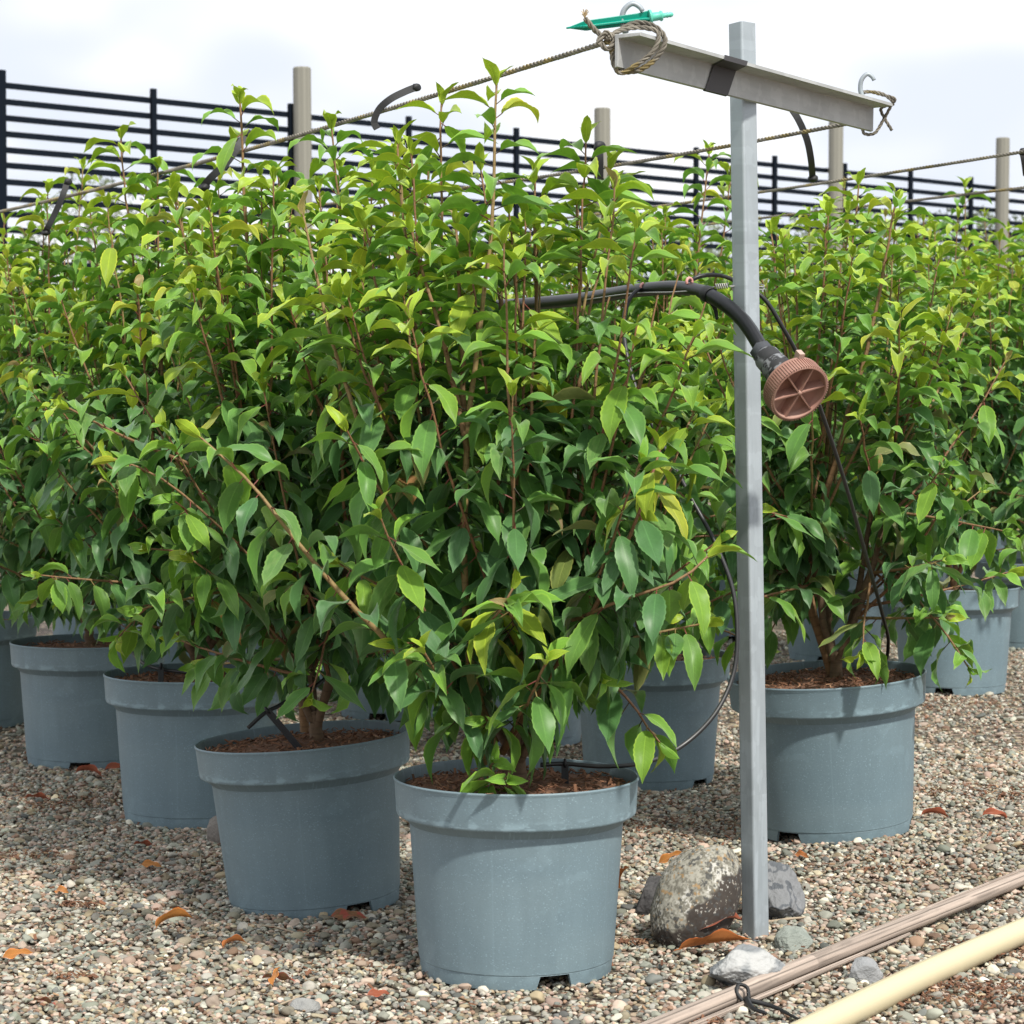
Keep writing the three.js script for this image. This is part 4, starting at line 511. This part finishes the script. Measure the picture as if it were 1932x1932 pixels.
// ------------------------------------------------------------------ dead leaves and twigs on the gravel
{
  const dry = [leafMat(.36, .125, .03, 0, .2, .25), leafMat(.27, .075, .035, 3, .2, .2), leafMat(.42, .17, .035, 0, .2, .25), leafMat(.20, .10, .045, 2, .15, .2)];
  const dead = (px, py, len0, rotY, tilt0, m, shape, label, lift = .010) => { const len = len0 < .1 ? len0 * 1.3 : len0, tilt = len0 < .1 ? tilt0 : tilt0, roll = len0 < .1 ? (m % 2 ? -.55 : .6) : .45; const g = leafGeo({ n: 18, cols: 4, W: .42, serr: .03, pet: .06, pr: .008, ...shape }); g.scale(len, len, len); g.rotateZ(Math.cos(rotY) < 0 ? -roll : roll); g.rotateX(tilt); g.rotateY(rotY); const p = G(px, py); g.translate(p.x, p.y + lift, p.z); g.clearGroups(); return single('dead_leaf', g, dry[m], label, 'dead leaf', null); };
  const curl = { a0: .5, a1: -.7, fold: .8, wave: .05 }, flat = { a0: .2, a1: -.3, fold: .35, wave: .08 };
  dead(1272, 1808, .125, 1.62, -.16, 0, { a0: .05, a1: -.12, fold: .7, wave: .06, W: .36 }, 'long curled orange brown dead leaf between the egg shaped stone and the pale rock', .014);
  dead(1300, 1790, .08, 1.9, -.3, 1, curl, 'dark red dead leaf tucked against the foot of the steel post', .02);
  dead(1735, 1548, .05, 1.5, 0, 1, curl, 'red dead leaf right of the right hand lit pot'); dead(1850, 1548, .05, 1.7, .1, 1, curl, 'dark red curled dead leaf near the right edge of the gravel');
  dead(265, 1640, .035, 1.2, 0, 2, flat, 'orange dead leaf below the third pot of the left row'); dead(292, 1768, .06, 2.2, -.2, 2, curl, 'bright orange upturned dead leaf on open gravel at lower left', .014); dead(515, 1880, .035, 3.0, -.5, 2, flat, 'yellow orange dead leaf near the lower edge of the gravel', .016); dead(490, 1858, .045, 1.4, 0, 3, flat, 'brown dead leaf beside the yellow orange one near the lower edge');
  dead(140, 1466, .06, 1.3, 0, 1, curl, 'red dead leaf under the edge of the fourth pot'); dead(195, 1462, .055, 1.7, 0, 1, curl, 'dark red dead leaf between the fourth and third pots'); dead(45, 1513, .05, 1.4, 0, 1, flat, 'dull red dead leaf on shaded gravel near the left edge');
  dead(1172, 1690, .05, .3, -1.0, 0, curl, 'orange dead leaf standing against the right side of the front pot', .01); dead(1240, 1660, .045, 1.2, -.5, 2, flat, 'orange dead leaf leaning on the dark stone', .03); dead(2, 1818, .04, 1.5, -.2, 2, flat, 'orange dead leaf cut off by the left edge'); dead(250, 1602, .04, 1.3, 0, 1, flat, 'small brown red dead leaf below the third pot'); dead(318, 1725, .03, 1.0, 0, 3, flat, 'small tan dead leaf above the bright orange one at lower left'); dead(620, 1740, .05, 1.6, 0, 3, flat, 'tan dead leaf under the tilted second pot'); dead(1680, 1520, .04, 1.2, 0, 3, flat, 'brown dead leaf beside the base of the right hand lit pot');
  dead(105, 1690, .035, .7, -.1, 2, flat, 'small orange dead leaf on open gravel at the left, above the lower edge'); dead(420, 1800, .04, 2.4, -.1, 0, curl, 'rusty dead leaf on the gravel below the tilted second pot'); dead(60, 1900, .035, 1.1, 0, 3, flat, 'tan dead leaf in the lower left corner'); dead(690, 1890, .03, 2.0, 0, 1, flat, 'small dark red dead leaf left of the foot of the front pot'); dead(1500, 1620, .03, .6, 0, 0, flat, 'small rusty dead leaf right of the steel post');
  const twigM = std({ color: col(.36, .29, .21), roughness: 0.9 }), twig = (a, b, r, label, bend = .01) => { const p = G(...a, .014), q = G(...b, .014), m = p.clone().lerp(q, .5).add(V(bend, .006, bend)); single('twig', tubeGeo([p, m, q], (u) => r * (1 - .5 * u), { seg: 10, radial: 6 }), twigM, label, 'twig'); };
  twig([445, 1742, 0], [575, 1765, 0], .0022, 'thin tan twig on the gravel below the tilted pot'); twig([355, 1720, 0], [380, 1575, 0], .002, 'thin upright looking twig between the third and second pots'); twig([1430, 1742, 0], [1560, 1730, 0], .003, 'dark twig pointing at the blue grey stone'); twig([1585, 1785, 0], [1660, 1735, 0], .002, 'pale twig beside the grey green stone'); twig([505, 1905, 0], [590, 1870, 0], .002, 'pale twig near the lower edge left of the front pot'); twig([415, 1920, 0], [450, 1885, 0], .002, 'short pale twig near the lower left edge'); twig([630, 1805, 0], [700, 1780, 0], .002, 'short reddish twig left of the front pot');
}
// ------------------------------------------------------------------ bamboo cane, its tie, cream hose
{
  const ct = tex(64, 512, (u, v, i, j) => { const g = fbm(u * 24, v * 5, 3, 4), b = smooth(fbm(u * 5, v * 9, 8, 4), 0.5, 0.7), crack = [.06, .13, .235].reduce((q, c, n) => q + Math.exp(-Math.pow((u - c - .012 * (fbm(v * 3, n, 5, 2) - .5)) / .012, 2)) * smooth(fbm(v * 5 + n * 9, 2, 1, 2), .42, .55), 0), k = (0.62 + 0.55 * (g - 0.5) - 0.16 * b + 0.06 * (hash3(i, j, 3) - .5)) * (1 - .75 * Math.min(1, crack)); return [k, k * 0.93, k * 0.86]; }); ct.repeat.set(10, 1.2);
  const cm = std({ map: ct, color: col(.60, .53, .485), roughness: 0.9, bumpMap: ct, bumpScale: 0.0015 });
  const a = G(1180, 1962, .016), b = G(1935, 1655, .016), e = a.clone().lerp(b, 1.25), t = thing('bamboo_cane', 'weathered split bamboo cane lying on the gravel in front of the post', 'cane', a.clone().lerp(b, .5)), dir = b.clone().sub(a).normalize(), sd = V(-dir.z, 0, dir.x);
  if (sd.z < 0) sd.negate();
  const nodes = [.32, .62, .9];
  mesh('cane', tubeGeo([a.clone().lerp(b, -.2), a, a.clone().lerp(b, .5).add(V(0, .002, 0)), b, e], (u) => .0143 * (1 - .12 * u) * (1 + nodes.reduce((s, n) => s + .10 * Math.exp(-Math.pow((u - n) / .006, 2)), 0)), { seg: 160, radial: 18 }), cm, t);
  const strip = (o, h, r, s0, s1) => mesh('split_strip', tubeGeo([a.clone().lerp(b, s0).addScaledVector(sd, o).add(V(0, h, 0)), a.clone().lerp(b, (s0 + s1) / 2).addScaledVector(sd, o + .002).add(V(0, h + .001, 0)), a.clone().lerp(b, s1).addScaledVector(sd, o - .004).add(V(0, h, 0))], (u) => r * (.6 + .4 * Math.sin(Math.PI * u)), { seg: 30, radial: 6 }), cm, t);
  strip(.023, -.007, .0048, -.1, .62); strip(-.009, .0115, .0034, .3, 1.1); strip(.027, -.010, .003, -.1, .25);
  const k = G(1402, 1876, .022), tt = thing('cable_tie', 'black twisted tie fastened round the bamboo cane', 'tie', k); mesh('loop', tubeGeo([k.clone().add(V(.002, -.012, .012)), k.clone().add(V(-.010, .004, .006)), k.clone().add(V(-.006, .014, -.004)), k.clone().add(V(.006, .010, -.004)), k.clone().add(V(.008, -.004, .010))], .0032, { seg: 24, radial: 6 }), blackSoft, tt);
  mesh('tail', tubeGeo([k.clone().add(V(.006, -.006, .012)), G(1425, 1890, .014), G(1455, 1898, .01), G(1505, 1922, .008)], (u) => .0042 - .002 * u, { seg: 16, radial: 6 }), blackSoft, tt); mesh('tail', tubeGeo([k.clone().add(V(.004, -.004, .012)), G(1420, 1902, .012), G(1445, 1912, .01)], (u) => .005 - .002 * u, { seg: 12, radial: 6 }), blackSoft, tt);
  const ht = tex(64, 64, (u, v) => { const w = (Math.sin((u * 2 + v) * 6.2832 * 4) * Math.sin((u * 2 - v) * 6.2832 * 4)) * .5 + .5, k2 = .90 + .05 * w; return [k2, k2 * .995, k2 * .98]; }); ht.repeat.set(60, 60);
  single('hose', tubeGeo([G(1400, 2012, .022), G(1551, 1934, .022), G(1748, 1838, .022), G(1932, 1756, .022), G(2120, 1680, .022)], .0218, { seg: 80, radial: 24 }), std({ map: ht, color: col(.61, .54, .36), roughness: 0.5 }), 'thick cream coloured hose crossing the lower right corner', 'hose');
}
// ------------------------------------------------------------------ windbreak fence and its timber posts
{
  const A = V(-3.22, 0, -15), D = V(7.73, 0, -6.96).normalize(), top = 2.965, at = (s, y) => A.clone().addScaledVector(D, s).add(V(0, y, 0)), turn = Math.atan2(-D.z, D.x), r = rng(41);
  const t = thing('windbreak_fence', 'tall black slatted windbreak fence behind all the shrubs', 'fence', at(5, 0)), fm = new THREE.MeshPhysicalMaterial({ color: col(.006, .010, .017), roughness: 0.95, specularIntensity: 0.25 });
  const bays = [-3.0, 0.02, 2.34, 5.28, 7.9, 10.5, 14];
  for (let i = 0; i < 27; i++) for (let b = 0; b < bays.length - 1; b++) { const s0 = bays[b], s1 = bays[b + 1], g = box(s1 - s0 - .004, .038, .012); g.rotateZ((r() - .5) * .003); g.rotateY(turn); const c = at((s0 + s1) / 2, top - i * .1 + (r() - .5) * .008); g.translate(c.x, c.y, c.z); mesh('rail', g, fm, t); }
  for (const s of [-2, -1, .02, 1.15, 2.27, 3.32, 4.36, 5.2, 6.3, 7.24, 8.13, 9.02, 9.88, 10.8, 11.8]) { const w = s === .02 ? .06 : .036, g = box(w, top + .09 + (s === .02 ? .03 : 0), .03); g.rotateY(turn); const c = at(s, (top + .06) / 2); g.translate(c.x + .012, c.y, c.z + .021); mesh('fence_upright', g, fm, t); }
  const wt = tex(128, 512, (u, v, i, j) => { const g = fbm(u * 14, v * 4, 3, 4), k = .62 + .5 * (g - .5); return [k, k * .96, k * .88]; }); wt.repeat.set(10, .4); const wm = std({ map: wt, color: col(.39, .40, .375), roughness: 0.95, bumpMap: wt, bumpScale: .004 });
  [[575, 2.4, 127], [1138, 5.3, 204], [1576, 8.05, 228], [1888, 10.4, 260]].forEach(([px, s, py], i) => { const c = at(s, 0), d = -c.z - .13, p = P(px, py, d), g = lathe([[0, 0], [.062, 0], [.062, p.y - .01], [.056, p.y], [0, p.y + .004]], 20); g.rotateZ((i - 1.5) * -.004); g.translate(p.x, 0, p.z); single('timber_post', g, wm, ['round grey timber fence post nearest the left, behind the left rope', 'round timber fence post left of the steel post', 'round timber fence post just right of the steel post', 'round timber fence post at the far right'][i], 'fence post', 'timber posts of the windbreak fence'); });
}
{ // hedgerow trees far beyond the fence, seen between its rails
  const fm = std({ color: col(.17, .21, .13), roughness: 1, side: THREE.DoubleSide }), tm = std({ color: col(.16, .13, .10), roughness: 1 }), labels = ['pale far tree showing between the fence rails at the far left', 'far tree behind the fence just right of the steel post', 'far tree behind the fence between the two right hand timber posts', 'far tree behind the fence at the right edge', 'low far tree behind the fence below the second timber post'];  // distance haze is put into the pale grey-green crown colour
  [[165, 318, 62, 2.6], [1530, 402, 50, 2.2], [1720, 408, 52, 2.7], [1905, 398, 55, 2.4], [1230, 425, 58, 2.5]].forEach(([px, py, d, w], i) => {
    const r = rng(900 + i), top = P(px, py, d), h = top.y, t = thing('far_tree', labels[i], 'tree', V(top.x, 0, top.z), 'trees beyond the fence'), parts = [];
    mesh('trunk', tubeGeo([V(top.x, 0, top.z), V(top.x + .1, h * .4, top.z), V(top.x, h * .8, top.z)], (u) => .16 * (1 - .8 * u), { seg: 8, radial: 7 }), tm, t);
    const lobes = []; for (let k = 0; k < 9; k++) lobes.push([V(top.x + (r() - .5) * 2 * w * .75, h * (.42 + .5 * r()), top.z + (r() - .5) * w), w * (.32 + .25 * r())]);
    lobes.push([V(top.x, h - w * .35, top.z), w * .38]);
    const pos = []; for (const [c, R2] of lobes) for (let k = 0; k < 260; k++) { const u = V(r() - .5, r() - .5, r() - .5).normalize().multiplyScalar(R2 * Math.cbrt(r())), p = c.clone().add(u); p.y = Math.min(p.y, h); const a = V(r() - .5, r() - .5, r() - .5).normalize().multiplyScalar(.14), b = V(r() - .5, r() - .5, r() - .5).normalize().multiplyScalar(.14); for (const q of [p, p.clone().add(a), p.clone().add(b)]) pos.push(q.x, q.y, q.z); }
    const g = new THREE.BufferGeometry(); g.setAttribute('position', new THREE.Float32BufferAttribute(pos, 3)); g.computeVertexNormals(); mesh('crown', g, fm, t);
  });
}
scene.traverse((o) => { if (o.isMesh) { o.castShadow = true; o.receiveShadow = true; } });
renderer.render(scene, camera);
